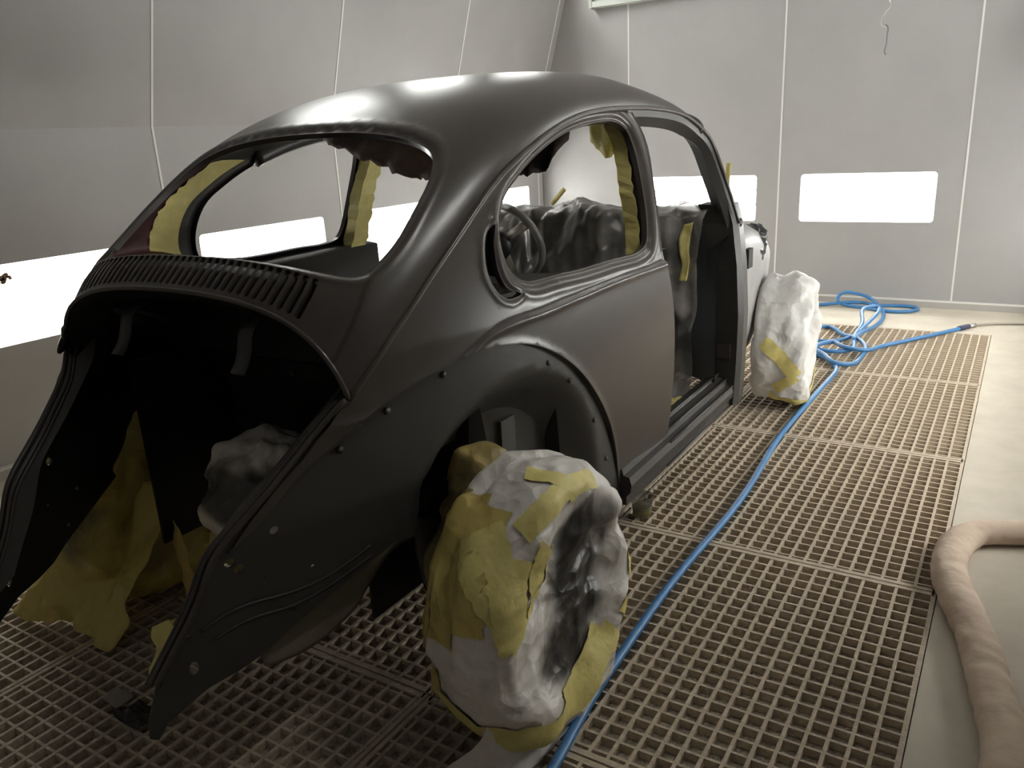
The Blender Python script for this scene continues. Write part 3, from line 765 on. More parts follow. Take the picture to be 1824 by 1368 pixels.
# inner skins of the cabin sides under the side windows
for sx in (1, -1):
    V = []; F = []
    ys = np.linspace(.02, .93, 20)
    for y in ys:
        x = float(XS0(y, .97)) - .015; V += [(x * sx, y, .968), ((x - .085) * sx, y, .955), ((x - .095) * sx, y, .45)]
    for i in range(19):
        for k in (0, 1): F.append((3 * i + k, 3 * i + 3 + k, 3 * i + 4 + k, 3 * i + 1 + k))
    mesh_obj('inner_side_panel', V, F, PAINT_JAMB, car)
    # rocker with its pressed lines
    sil = Geo()
    prof = [(.665, .30), (.672, .275), (.668, .25), (.655, .235), (.655, .205), (.56, .205), (.56, .33), (.60, .345), (.605, .33), (.64, .325), (.645, .305)]
    n = len(prof); V = []; F = []
    for y in (.60, 1.70): V += [(x * sx, y, z) for x, z in prof]
    F = [(i, (i + 1) % n, n + (i + 1) % n, n + i) for i in range(n)] + [tuple(range(n)), tuple(range(2 * n - 1, n - 1, -1))]
    ro = mesh_obj('sill', V, F, PAINT_JAMB, car, smooth=False)
    for x, z in ((.606, .346), (.642, .327), (.668, .300), (.657, .21)):
        v, f = tube_geo([(x * sx, .94, z), (x * sx, 1.69, z)], .0045, 6); mesh_obj('sill_bead', v, f, PAINT, ro)
    # B pillar: a box post behind the door edge with the shut face in front
    V = []; F = []
    zs = np.linspace(.24, 1.385, 34); bb = np.array(bedge)
    for z in zs:
        yb = float(np.interp(-z, -bb[:, 1], bb[:, 0])); x = float(XS0(yb, z)) - .003
        yi = yb - .055 - .02 * sstep(1.0, .9, z)
        V += [(x * sx, yb - .003, z), ((x - .05) * sx, yb + .012, z), ((x - .085) * sx, yb + .008, z), ((x - .088) * sx, yi, z), ((x - .02) * sx, yi, z)]
    for i in range(len(zs) - 1):
        for k in range(5): F.append((5 * i + k, 5 * i + 5 + k, 5 * i + 5 + (k + 1) % 5, 5 * i + (k + 1) % 5))
    mesh_obj('door_post', V, F, PAINT_JAMB, car, smooth=False)
    # door head rail under the drip rail, from the B pillar to the windscreen pillar
    path = [g_pt(s, 0) for s in np.linspace(10.6, 14, 24)] + list(smooth_path([g_pt(14.0)] + apill, 18)[1:])
    V = []; F = []
    for p in path:
        i = len(V)
        s = np.clip((1.60 - p[1]) / .25, 0, 1)
        V += [(p[0] * sx, p[1], p[2] - .004), ((p[0] - .004) * sx, p[1] - .010 * (1 - s), p[2] - .026), ((p[0] - .035) * sx, p[1] - .030 * (1 - s), p[2] - .034 * s - .02), ((p[0] - .085) * sx, p[1] + .0, p[2] - .010), ((p[0] - .07) * sx, p[1] + .035 * (1 - s), p[2] + .03)]
    for i in range(len(path) - 1):
        for k in range(5): F.append((5 * i + k, 5 * i + 5 + k, 5 * i + 5 + (k + 1) % 5, 5 * i + (k + 1) % 5))
    mesh_obj('door_head_rail', V, F, PAINT_JAMB, car, smooth=False)
    # roof side rail inside, above the side window
    q = [g_pt(s, -.055, -.012) for s in np.linspace(7.2, 10.8, 30)]
    v, f = tube_geo([(p[0] * sx, p[1], p[2]) for p in q], .030, 8); mesh_obj('roof_side_rail', v, f, PAINT_JAMB, car)
    # hinge post
    V = []; F = []
    for z, xo, yo in ((.215, .685, 1.665), (.40, .694, 1.662), (.60, .698, 1.658), (.80, .688, 1.65), (.966, .668, 1.645), (1.04, .652, 1.63)):
        V += [(xo * sx, yo, z), ((xo - .015) * sx, yo - .03, z), ((xo - .135) * sx, yo - .025, z), ((xo - .14) * sx, yo + .09, z), ((xo - .01) * sx, yo + .09, z)]
    for i in range(5):
        for k in range(5): F.append((5 * i + k, 5 * i + 5 + k, 5 * i + 5 + (k + 1) % 5, 5 * i + (k + 1) % 5))
    F += [(0, 1, 2, 3, 4), (25, 26, 27, 28, 29)]
    hp = mesh_obj('hinge_post', V, F, PAINT_JAMB, car, smooth=False)
    for z in (.42, .78):
        g = Geo(); x0, x1 = sorted(((.60) * sx, (.655) * sx)); g.box(x0, x1, 1.622, 1.632, z, z + .06); mesh_obj('hinge_plate', g.v, g.f, PAINT, hp, smooth=False)
# windscreen frame: header and cowl
q = [roofF(np.array(14.0), np.array(t)) for t in np.linspace(-1, 1, 40)]
v, f = tube_geo([(p[0], p[1] + .004, p[2] - .012) for p in q], .020, 8); mesh_obj('windscreen_header', v, f, PAINT_JAMB, car)
q = smooth_path([(-.66, 1.66, .965), (-.55, 1.77, .965), (-.3, 1.86, .975), (0, 1.885, .98), (.3, 1.86, .975), (.55, 1.77, .965), (.66, 1.66, .965)], 40)
v, f = tube_geo([tuple(p) for p in q], .022, 8); mesh_obj('cowl_edge', v, f, PAINT_JAMB, car)
V = []; F = []
for p in q: V += [tuple(p), (p[0] * .93, p[1] - .10, p[2] - .10), (p[0] * .93, p[1] - .10, .30)]
for i in range(len(q) - 1):
    for k in (0, 1): F.append((3 * i + k, 3 * i + 3 + k, 3 * i + 4 + k, 3 * i + 1 + k))
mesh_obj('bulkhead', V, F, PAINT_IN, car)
# front apron: pale primed nose section ahead of the hinge post
PRIMER = mat('pale_primer', (.42, .41, .40), rough=.45, noise_scale=6, noise_amt=.25)
for sx in (1, -1):
    V = []; F = []
    ys = np.linspace(1.70, 3.05, 28)
    for y in ys:
        u = (y - 1.70) / 1.35
        top = .93 - .10 * u - .22 * u ** 3; xo = .66 - .10 * u - .14 * u ** 2.5
        sec = [(xo - .16, top + .02), (xo - .07, top + .012), (xo - .02, top - .02), (xo, top - .07), (xo - .01, top - .22), (xo - .03, .42), (xo - .06, .30)]
        V += [(x * sx, y, z) for x, z in sec]
    n = 7
    for i in range(len(ys) - 1):
        for k in range(n - 1): F.append((n * i + k, n * i + n + k, n * i + n + 1 + k, n * i + k + 1))
    ap = mesh_obj('front_apron', V, F, PRIMER, car)
    g = Geo(); x0, x1 = sorted((.640 * sx, .668 * sx)); g.box(x0, x1, 1.80, 1.86, .76, .84); mesh_obj('apron_slot', g.v, g.f, PAINT_IN, ap, smooth=False)
V = []; F = []
for j, y in enumerate(np.linspace(1.75, 3.0, 14)):
    u = (y - 1.7) / 1.35
    for i, x in enumerate(np.linspace(-.5, .5, 9)): V.append((x * (1 - .3 * u), y, .80 - .12 * u - .2 * u ** 3))
for j in range(13):
    for i in range(8): F.append((9 * j + i, 9 * j + i + 1, 9 * j + 10 + i, 9 * j + 9 + i))
mesh_obj('front_well', V, F, PRIMER, car)

# ---- masking tape and torn headliner left in the cabin
def tape_post(sx, name='masking_tape', wide=.075):
    V = []; F = []
    zs = np.linspace(.93, 1.352, 24); bb = np.array(bedge); rg = random.Random(5 + sx)
    for i, z in enumerate(zs):
        yb = float(np.interp(-z, -bb[:, 1], bb[:, 0])); x = float(XS0(yb, z)) - .003
        yi = yb - .060 - .02 * float(sstep(1.0, .9, z)); j = rg.uniform(-.004, .004); wv = wide + rg.uniform(-.008, .008) + .02 * (1.352 - z)
        V += [((x - .045 + j) * sx, yi - .004, z), ((x - .092) * sx, yi - .004 + j, z), ((x - .094 - j) * sx, yi + wv * .9, z)]
    for i in range(len(zs) - 1):
        for k in (0, 1): F.append((3 * i + k, 3 * i + 3 + k, 3 * i + 4 + k, 3 * i + 1 + k))
    o = mesh_obj(name, V, F, YELLOW, car, smooth=False); md = o.modifiers.new('t', 'SOLIDIFY'); md.thickness = .002
for sx in (1, -1): tape_post(sx)
# inner lining of the rear pillars between rear window and side window: old dark red paint, masking tape, black edge
qa = smooth_path([(.30, .989), (.20, .990), (.126, 1.001), (.098, 1.025), (.085, 1.060), (.085, 1.100), (.099, 1.144), (.134, 1.192), (.194, 1.230), (.254, 1.261), (.356, 1.301), (.459, 1.331), (.58, 1.351)], 46)
ra = smooth_path([(1.9, .62), (2.40, .712), (2.98, .73), (3.72, .708), (4.58, .667), (5.09, .62), (5.46, .54), (5.67, .41), (5.75, .30)], 46)
for sx in (1, -1):
    rows = []
    for i in range(46):
        a = roof0(ra[i][0], ra[i][1]); e = 1e-3
        nn = np.cross(roof0(ra[i][0] + e, ra[i][1]) - roof0(ra[i][0] - e, ra[i][1]), roof0(ra[i][0], ra[i][1] + e) - roof0(ra[i][0], ra[i][1] - e)); nn /= np.linalg.norm(nn)
        if nn[2] < 0: nn = -nn
        A = a - nn * .016
        yz = qa[i]; B = np.array((float(XS0(yz[0], yz[1])) - .020, yz[0], yz[1]))
        M1 = A * .62 + B * .38 + np.array((-.004, -.002, .022)) ; M2 = A * .30 + B * .70 + np.array((-.018, .0, .006))
        cv = smooth_path([A, M1, M2, B], 13); rows.append(cv)
    for nm, k0, k1, i0, i1, mt_ in (('old_paint_band', 0, 4, 0, 46, MAROON), ('masking_tape', 4, 8, 6, 36, YELLOW), ('pillar_lining', 8, 12, 0, 46, PAINT_JAMB), ('pillar_lining', 4, 8, 0, 7, MAROON), ('pillar_lining', 4, 8, 35, 46, PAINT_JAMB)):
        rg = random.Random(k0 + i0); V = []; F = []; w = k1 - k0 + 1
        for i in range(i0, i1):
            for k in range(k0, k1 + 1):
                q = rows[i][k].copy()
                if nm == 'masking_tape':
                    q[0] -= .004
                    if k == k0: q = q * .75 + rows[i][max(0, k - 1)] * .25 + np.array((rg.uniform(-.006, .004), 0, rg.uniform(-.004, .004)))
                V.append((q[0] * sx, q[1], q[2]))
        for i in range(i1 - i0 - 1):
            for k in range(w - 1): F.append((i * w + k, i * w + w + k, i * w + w + k + 1, i * w + k + 1))
        mesh_obj(nm, V, F, mt_, car)
    x0, x1 = sorted((.40 * sx, .41 * sx))
    g = Geo(); g.box(x0, x1, -.30, .34, .25, .80); mesh_obj('axle_dark_backing', g.v, g.f, PAINT_IN, car, smooth=False)  # added black backing plate, stands in for the shade inside the axle opening
def hanging(name, pts_top, drop, material, n=26, seed=1, wave=.012):
    """ragged cloth hanging from a line under the roof"""
    top = smooth_path(pts_top, n); V = []; F = []; rg = random.Random(seed)
    rows = 7
    for i, p in enumerate(top):
        dd = drop(i / (n - 1)) + rg.uniform(-.008, .008)
        for j in range(rows):
            u = j / (rows - 1)
            V.append((p[0], p[1] + wave * math.sin(i * .9 + j) * u + .02 * u, p[2] - dd * u))
    for i in range(n - 1):
        for j in range(rows - 1): F.append((i * rows + j, i * rows + rows + j, i * rows + rows + j + 1, i * rows + j + 1))
    o = mesh_obj(name, V, F, material, car); md = o.modifiers.new('t', 'SOLIDIFY'); md.thickness = .003
    return o
# ---- torn headliner
def under(x, y):                                    # height just under the roof at a plan position
    s = float(np.interp(y, RC[:, 0], _k)); lo, hi = 0.0, 1.0
    for _ in range(30):
        mid = (lo + hi) / 2
        if float(roof0(s, mid)[0]) < abs(x): lo = mid
        else: hi = mid
    return float(roof0(s, lo)[2]) - .012
tp = [(x, .17 + .10 * abs(x), under(x, .17 + .10 * abs(x))) for x in np.linspace(-.22, .36, 9)]
hanging('headliner_scrap', tp, lambda u: .03 + .135 * float(sstep(.05, .85, u)) - .06 * float(sstep(.88, 1.0, u)), HEADLINER, 40, 3)
tp = [(x, .30, under(x, .30)) for x in np.linspace(.36, .40, 3)] + [(.40 + .05 * k, .30 + .16 * k, under(.40 + .05 * k, .30 + .16 * k)) for k in range(1, 3)]
tp = [(.33, .75, 1.455), (.36, .80, 1.45), (.40, .86, 1.44), (.43, .90, 1.43)]
tp = [(x, .70 + .55 * (x - .1), under(x, .70 + .55 * (x - .1))) for x in np.linspace(.10, .40, 7)]
hanging('headliner_scrap', tp, lambda u: .31 - .02 * u - .20 * float(sstep(.55, 1.0, u)), mat('dark_headliner_cloth', (.075, .055, .05), rough=.9, noise_scale=20, noise_amt=.4), 30, 8, .02)
tp = [(x, .95, under(x, .95)) for x in np.linspace(.37, .47, 4)]
hanging('masking_tape', tp, lambda u: .20 + .03 * math.sin(u * 3.14), YELLOW, 12, 4, .004)

# ================================================================ wrapped wheels
PAPER = (.86, .815, .76)
def lathe_fn(c, sx, camber, steer, prof, amp, sc, seed, floor=.004, fold=.006):
    A = Vector((sx, 0, 0)); Yv = Vector((0, 1, 0)); U = Vector((0, 0, 1))
    Rm = Matrix.Rotation(math.radians(-camber * sx), 3, 'Y') @ Matrix.Rotation(math.radians(steer), 3, 'Z')
    A = Rm @ A; Yv = Rm @ Yv; U = Rm @ U; c = Vector(c)
    d = np.r_[0, np.cumsum(np.linalg.norm(np.diff(np.array(prof), axis=0), axis=1))]; d /= d[-1]; ev = nspl(d, np.array(prof))
    def F(th, v):
        a, r = ev(v); r = max(0.0, float(r))
        da = ev(min(1, v + .01)) - ev(max(0, v - .01)); nrm = Vector((da[1], -da[0])); nrm = nrm.normalized() if nrm.length else Vector((1, 0))
        ct, st = math.cos(th), math.sin(th)
        N = A * nrm.x - (Yv * ct + U * st) * nrm.y if False else A * nrm.x + (Yv * ct + U * st) * (-float(da[0]) / (np.hypot(*da) + 1e-9))
        P = c + A * float(a) + (Yv * ct + U * st) * r
        k = crumple((P.x, P.y, P.z), sc, amp, seed) + fold * math.sin(th * 9 + 14 * v + seed) * math.sin(math.pi * min(1, v * 1.4)) * (r > .05)
        P = P + N * k
        if P.z < floor: P.z = floor
        return P, N
    return F
def lathe_obj(name, F, nu, nv, material, parent, skip=None, v0=0.0, v1=1.0, smooth=True):
    V = []; Fc = []
    for i in range(nu):
        for j in range(nv): V.append(F(2 * math.pi * i / nu, v0 + (v1 - v0) * j / (nv - 1))[0])
    for i in range(nu):
        for j in range(nv - 1):
            a = i * nv + j; b = ((i + 1) % nu) * nv + j; q = (a, b, b + 1, a + 1)
            if skip and skip(sum((V[k] for k in q), Vector()) / 4): continue
            Fc.append(q)
    return mesh_obj(name, V, Fc, material, parent, smooth=smooth)
def tape_strip(F, path, width, parent, material=None, off=.004, n=26, seed=0, name='tape_strip'):
    """tape lying on a lathe surface; path = (degrees, v) points, width in metres"""
    rg = random.Random(seed); P = smooth_path(path, n) if len(path) > 2 else resample(np.array(path), 1e9 if False else np.linalg.norm(np.array(path[1]) - np.array(path[0])) / n, closed=False)
    P = np.asarray(P); V = []; Fc = []; rows = 7
    for i in range(len(P)):
        th, v = math.radians(P[i][0]), P[i][1]
        a = P[min(i + 1, len(P) - 1)] - P[max(i - 1, 0)]
        tvec = np.array((math.radians(a[0]) * .30, a[1] * .66)); tvec /= np.linalg.norm(tvec) + 1e-9
        pn = np.array((-tvec[1], tvec[0])); w = width * (1 + rg.uniform(-.08, .08))
        for j in range(rows):
            o = (j / (rows - 1) - .5) * w
            p, N = F(th + pn[0] * o / .30, min(.999, max(.001, v + pn[1] * o / .66)))
            V.append(p + N * (off + rg.uniform(0, .0015)))
    for i in range(len(P) - 1):
        for j in range(rows - 1): Fc.append((i * rows + j, i * rows + rows + j, i * rows + rows + j + 1, i * rows + j + 1))
    return mesh_obj(name, V, Fc, material or YELLOW, parent)
BAGP = [(-.036, 0), (-.036, .06), (-.034, .13), (-.022, .19), (.004, .235), (.008, .270), (-.018, .303), (-.07, .318), (-.14, .318), (-.19, .305), (-.21, .25), (-.21, .18)]
TYREP = [(-.10, .0), (-.10, .16), (-.085, .18), (-.07, .22), (-.07, .255), (-.08, .280), (-.105, .290), (-.145, .280), (-.16, .255), (-.16, .21), (-.15, .17), (-.13, .0)]

# rear right
wc = (.845, -.105, .315)
rw_ = empty('wheel_cover', (wc[0], wc[1], 0)); tag(rw_, 'white paper bag on the rear wheel with yellow tape and black overspray smear', 'wheel cover', 'paper covers on the wheels')
lathe_obj('wheel', lathe_fn((wc[0], wc[1], .292), 1, 3, 0, TYREP, 0, 1, 0, .002, 0), 48, 24, RUBBER, car)
BAG1 = overspray_mat('white_paper_bag_overspray', PAPER, [((-.02, .07, .35), (.50, .115, .20), 1.0), ((-.02, .0, .20), (.5, .13, .085), .95), ((-.02, .15, .42), (.5, .07, .09), .6)], rough=.42, bump=.35, bump_scale=22)
FB = lathe_fn(wc, 1, 3, 0, BAGP, .019, 5.5, 2.0, .003, .003)
lathe_obj('paper_bag', FB, 200, 84, BAG1, rw_, smooth=True)
YOLD = overspray_mat('yellow_paper', (.62, .49, .15), [((-.1, .0, .55), (.2, .15, .1), .35)], dark=(.12, .11, .05), rough=.5)
tape_strip(FB, [(98, .60), (92, .50), (84, .42)], .055, rw_, seed=1)
tape_strip(FB, [(62, .47), (74, .46), (90, .46), (108, .47), (125, .50)], .05, rw_, seed=2)
tape_strip(FB, [(128, .64), (142, .56), (158, .44), (170, .36)], .11, rw_, seed=3)
tape_strip(FB, [(135, .50), (150, .47), (163, .44), (172, .42)], .10, rw_, material=YELLOW, seed=4, off=.006)
tape_strip(FB, [(122, .40), (138, .37), (150, .33), (160, .30)], .055, rw_, seed=5, off=.007)
tape_strip(FB, [(112, .30), (128, .28), (150, .27)], .055, rw_, seed=15, off=.008)
for k, (v, a0, a1) in enumerate(((.84, 108, 240), (.72, 112, 172), (.62, 118, 166))):
    tape_strip(FB, [(a0 + (a1 - a0) * i / 6, v + .008 * math.sin(i)) for i in range(7)], .085, rw_, material=YOLD, seed=20 + k, off=.003, name='yellow_paper')
tape_strip(FB, [(203, .82), (210, .68), (220, .57), (236, .48), (256, .42), (278, .375), (300, .36), (316, .39)], .07, rw_, seed=6)
tape_strip(FB, [(250, .37), (268, .34), (290, .30), (312, .30)], .045, rw_, seed=7)
tape_strip(FB, [(352, .44), (350, .50), (348, .58)], .055, rw_, seed=8)
tape_strip(FB, [(330, .40), (328, .48), (327, .58)], .05, rw_, seed=9)
# hem of the bag spreading on the grating
_hb = smooth_path([(.66, -.44), (.74, -.43), (.81, -.37), (.842, -.26), (.845, -.14), (.84, .0)], 41)
def hem(u, v):
    th = math.radians(208 + 92 * u); p, N = FB(th, .60 - .17 * u); p = p + N * .003
    b = _hb[min(40, int(u * 40.0))]; w = v ** 1.3
    q = Vector((p.x + (b[0] - p.x) * w, p.y + (b[1] - p.y) * w, p.z * (1 - v) + .006 * v))
    k = crumple(q, 5, .012, 4) * math.sin(math.pi * min(1, v + .1)); q.x += k; q.y -= k * .6; q.z = max(.004, q.z)
    return q
grid_sheet('bag_hem', hem, 41, 16, BAG1, rw_)

# front right
fc = (.79, 2.43, .305)
fw_ = empty('wheel_cover', (fc[0], fc[1], 0)); tag(fw_, 'pale paper bag tied with yellow tape over the front wheel by the hose', 'wheel cover', 'paper covers on the wheels')
lathe_obj('wheel', lathe_fn((fc[0], fc[1], .292), 1, 0, 0, TYREP, 0, 1, 0, .001, 0), 48, 24, RUBBER, car)
BAG2 = overspray_mat('pale_paper_bag', (.80, .78, .75), [((-.28, -.33, .20), (.06, .1, .1), .3)], rough=.42, bump=.35, bump_scale=20)
FF = lathe_fn((fc[0] + .015, fc[1], fc[2] + .005), 1, 0, 6, [(a * 1.12, r * 1.01) for a, r in BAGP], .016, 5.5, 7.0, .035, .003)
lathe_obj('paper_bag', FF, 150, 64, BAG2, fw_, skip=lambda p: p.z < .085 - .05 * max(0, (p.x - .70) / .1))
tape_strip(FF, [(318, .42), (296, .43), (268, .45), (244, .49), (228, .57), (219, .68), (215, .80), (214, .90)], .045, fw_, seed=11)
tape_strip(FF, [(196, .52), (186, .58), (176, .66), (168, .74)], .06, fw_, seed=12)
tape_strip(FF, [(196, .52), (204, .60), (210, .66)], .045, fw_, seed=13)
# left side wheels
lc = (-.80, -.16, .33)
lw_ = empty('wheel_cover', (lc[0], lc[1], 0)); tag(lw_, 'dull yellow masking paper round the rear wheel behind the left wing', 'wheel cover', 'paper covers on the wheels')
lathe_obj('wheel', lathe_fn((lc[0], lc[1], .292), -1, 3, 0, TYREP, 0, 1, 0, .002, 0), 40, 20, RUBBER, car)
YPAP = overspray_mat('dull_yellow_paper', (.58, .47, .13), [((.18, -.25, .38), (.10, .25, .20), .9), ((.2, -.1, .15), (.1, .1, .1), .5)], dark=(.07, .065, .03), rough=.45, bump=.3)
FL = lathe_fn(lc, -1, 3, 0, [(a * 1.35, r * 1.0) for a, r in BAGP] + [(-.28, .08), (-.28, .01)], .024, 4.5, 3.0, .004, .004)
lathe_obj('yellow_paper', FL, 110, 50, YPAP, lw_)
def skirt(u, v):
    x = -.98 + .56 * u; y = -.36 - .10 * v - .05 * math.sin(u * 3.1); z = max(.006, .42 - .42 * v)
    y += .10 * (1 - v) ; k = crumple((x, y, z), 4, .035, 1.3)
    return Vector((x + k, y + k + .04 * math.sin(u * 8 + v * 3), max(.005, z + .3 * k)))
o = grid_sheet('paper_skirt', skirt, 40, 30, YPAP, lw_, th=.0015)
mc = (-.79, 2.43, .305)
mw_ = empty('wheel_cover', (mc[0], mc[1], 0)); tag(mw_, 'pale paper bag over the front wheel facing the left wall', 'wheel cover', 'paper covers on the wheels')
lathe_obj('wheel', lathe_fn((mc[0], mc[1], .292), -1, 0, 0, TYREP, 0, 1, 0, .001, 0), 40, 20, RUBBER, car)
lathe_obj('paper_bag', lathe_fn(mc, -1, 0, 0, BAGP, .013, 7, 9.0, .035, .006), 90, 40, BAG2, mw_, skip=lambda p: p.z < .04)

# ---- crumpled bundles
def blob(name, c, rad, material, parent=None, amp=.02, sc=7, seed=0.0, nu=60, nv=36, pw=1.0, zmin=None, cut=1.0):
    def F(u, v):
        th = 2 * math.pi * u; ph = math.pi * (v * cut)
        n = Vector((math.cos(th) * math.sin(ph), math.sin(th) * math.sin(ph), math.cos(ph)))
        p = Vector((c[0] + rad[0] * math.copysign(abs(n.x) ** pw, n.x), c[1] + rad[1] * math.copysign(abs(n.y) ** pw, n.y), c[2] + rad[2] * math.copysign(abs(n.z) ** pw, n.z)))
        p += n * crumple(p, sc, amp, seed)
        if zmin is not None and p.z < zmin: p.z = zmin
        return p
    return grid_sheet(name, F, nu, nv, material, parent, close_u=True)
GB = overspray_mat('grey_paper_wrap', (.80, .74, .68), [((.08, -.1, .22), (.25, .3, .07), .9)], rough=.5, bump=.3)
t = empty('wrapped_gearbox', (0, -.25, .30)); tag(t, 'grey paper bundle wrapped round the gearbox inside the empty engine bay', 'masking paper')
blob('paper_wrap', (.03, -.20, .48), (.21, .19, .13), GB, t, .030, 5.5, 2.2, 90, 56, .8)
blob('wrap_skirt', (-.02, -.20, .36), (.15, .15, .12), overspray_mat('yellow_grey_wrap', (.50, .41, .16), [((0, -.1, .0), (.1, .1, .05), .5)], rough=.5), t, .026, 6, 5.1, 60, 36, .9)
def strap(u, v):
    p = smooth_path_eval(u); d = Vector((.030 * (1 - .3 * u), 0, .012)) * (v * 2 - 1)
    q = p + d; q.y += crumple(q, 12, .010, 6); return q
_st = smooth_path([(-.42, -.26, .30), (-.35, -.29, .22), (-.30, -.31, .13), (-.27, -.32, .06), (-.25, -.33, .01)], 30)
def smooth_path_eval(u): return Vector(_st[min(29, int(u * 29.99))])
o = grid_sheet('paper_strap', strap, 30, 6, mat('ochre_paper', (.52, .38, .10), rough=.55, bump=.3), None, th=.002)
tag(o, 'twisted ochre paper strap hanging beside the gearbox bundle', 'masking paper')
t = empty('wrapped_axle', (.62, -.06, .40)); tag(t, 'yellow paper bundle round the rear axle between body and bagged wheel', 'masking paper')
AXP = overspray_mat('axle_yellow_paper', (.56, .42, .14), [((-.05, -.12, .15), (.1, .06, .2), .75), ((.0, .05, .22), (.2, .1, .04), .6)], dark=(.06, .055, .03), rough=.5)
blob('paper_wrap', (.585, -.055, .48), (.10, .115, .15), AXP, t, .024, 7, 1.0, 70, 44, .85)
blob('wrap_tail', (.56, -.14, .33), (.07, .09, .16), overspray_mat('axle_dark_paper', (.30, .25, .10), [((0, 0, 0), (.2, .2, .2), .5)], dark=(.05, .05, .03)), t, .02, 7, 3.0, 40, 26)
# beige paper hanging under the right wing
def beige(u, v):
    y = -.60 + .42 * u; zt = .40 + .16 * u; zb = .30 + .10 * float(sstep(.5, 1, u)) - .02 * math.sin(u * 6)
    x = .375 + .06 * u; p = Vector((x, y, zt + (zb - zt) * v)); p.x += crumple(p, 6, .008, 2); return p
o = grid_sheet('masking_sheet', beige, 30, 14, mat('beige_paper', (.22, .19, .14), rough=.7, bump=.2), None, th=.0015)
tag(o, 'beige masking paper sheet hanging below the right wing', 'masking paper')
def tipy(u, v):
    a = Vector((.195, -.72, .41)).lerp(Vector((.300, -.72, .468)), v); b = Vector((.160, -.72, .258)).lerp(Vector((.195, -.72, .27)), v)
    p = a.lerp(b, u); p.y += crumple(p, 9, .016, 3); return p
o = grid_sheet('tape_scrap', tipy, 16, 8, YELLOW, None, th=.0015); tag(o, 'torn yellow tape scrap dangling at the right wing tip', 'tape')
def scr(u, v):
    p = Vector((-.25 + .085 * u, -.655 + .05 * v, .012 + .02 * math.sin(u * 2.6))); p.z = max(.004, p.z + crumple(p, 20, .008, 1)); return p
o = grid_sheet('paper_scrap', scr, 12, 8, mat('grey_scrap', (.34, .31, .28), rough=.8), None, th=.001); tag(o, 'small grey paper scrap lying on the grating behind the car', 'paper scrap')
def scr2(u, v):
    p = Vector((-.165 + .10 * u, -.665 + .07 * v, .010)); p.z = max(.004, p.z + crumple(p, 18, .014, 5)); return p
o = grid_sheet('film_scrap', scr2, 14, 10, mat('black_film', (.02, .02, .02), rough=.3), None, th=.001); tag(o, 'crumpled black film scrap beside the grey paper scrap', 'film scrap')

# ---- plastic film over the dashboard and steering wheel
FILM = film_mat('grey_plastic_film', (.27, .25, .235), .15, .28, .5, 16)
_fp = smooth_path([(1.93, .93), (1.82, 1.005), (1.66, 1.035), (1.53, 1.015), (1.48, .90), (1.45, .70), (1.43, .48), (1.38, .30), (1.30, .245)], 60)
def film(u, v):
    x = -.60 + 1.16 * u; i = v * 58.99; a = int(i); fr = i - a
    y, z = _fp[a] * (1 - fr) + _fp[a + 1] * fr
    y -= .05 * math.cos(x * 2.2) - .04; z += .015 * math.sin(x * 11 + y * 5) - (.03 * (abs(x) / .58) ** 4 if v < .35 else 0)
    p = Vector((x, y, z)); k = crumple((x * 1.3, y, z * .6), 5, .034, 8.0)
    return p + Vector((0, -.8 * k, .6 * k))
o = grid_sheet('plastic_sheet', film, 120, 110, FILM, None); tag(o, 'crumpled grey plastic dust sheet draped over the dashboard', 'plastic sheet')
def fst(u, v):
    p = film(min(.995, .955 - .010 * math.sin(u * 6) + (v - .5) * .035 * (1 - .3 * u)), .38 + .18 * u); return p + Vector((.0, -.012, .004))
o = grid_sheet('tape_strip', fst, 24, 5, YELLOW, None, th=.001); tag(o, 'ragged yellow tape strip down the plastic sheet beside the hinge post', 'tape')

t = empty('steering_wheel', (-.24, 1.36, .86)); tag(t, 'film covered steering wheel seen through the side window', 'steering wheel')
Ms = Matrix.Rotation(math.radians(-62), 4, 'X')
def sw(p): return Vector((-.24, 1.33, .915)) + (Ms @ Vector(p))
v, f = tube_geo([sw((.19 * math.cos(a), .19 * math.sin(a), 0)) for a in np.linspace(0, 2 * math.pi, 48)[:-1]], .016, 8, closed=True); mesh_obj('rim', v, f, FILM, t)
for a in (90, 210, 330):
    a = math.radians(a); v, f = tube_geo([sw((.04 * math.cos(a), .04 * math.sin(a), -.01)), sw((.18 * math.cos(a), .18 * math.sin(a), 0))], .020, 8); mesh_obj('spoke', v, f, mat('pale_plastic', (.55, .50, .43), rough=.4), t)
v, f = tube_geo([sw((0, 0, -.05)), sw((0, 0, .02))], .062, 20); mesh_obj('hub', v, f, mat('dark_hub', (.03, .03, .03), rough=.4), t)
v, f = tube_geo([sw((0, 0, -.05)), sw((0, 0, -.32))], .022, 10); mesh_obj('column', v, f, PAINT_IN, t)
SHEET2 = film_mat('dark_plastic_film', (.05, .047, .045), .10, .24, .6, 18)
def cov(u, v):
    th = math.pi * u; x = -.50 + .78 * v; r = .30 - .08 * v
    p = Vector((x, 1.20 - .06 * v - r * .6 * math.cos(th), .58 + r * math.sin(th) - .10 * v)); k = crumple(p, 5, .034, 3); return p + Vector((0, k, k))
o = grid_sheet('plastic_sheet', cov, 50, 70, SHEET2, None); tag(o, 'dark plastic dust sheet heaped over the front seats area', 'plastic sheet')
o = blob('masking_paper', (.545, 1.27, .285), (.045, .09, .05), YELLOW, None, .014, 12, 4, 40, 24, zmin=.237); tag(o, 'crumpled yellow masking paper on the cabin floor by the sill', 'masking paper')
o = blob('film_wad', (.565, 2.23, .80), (.05, .10, .085), mat('black_film', (.02, .02, .02), rough=.3), None, .03, 12, 4, 40, 24); tag(o, 'wad of glossy black film at the front corner above the wheel', 'plastic film')
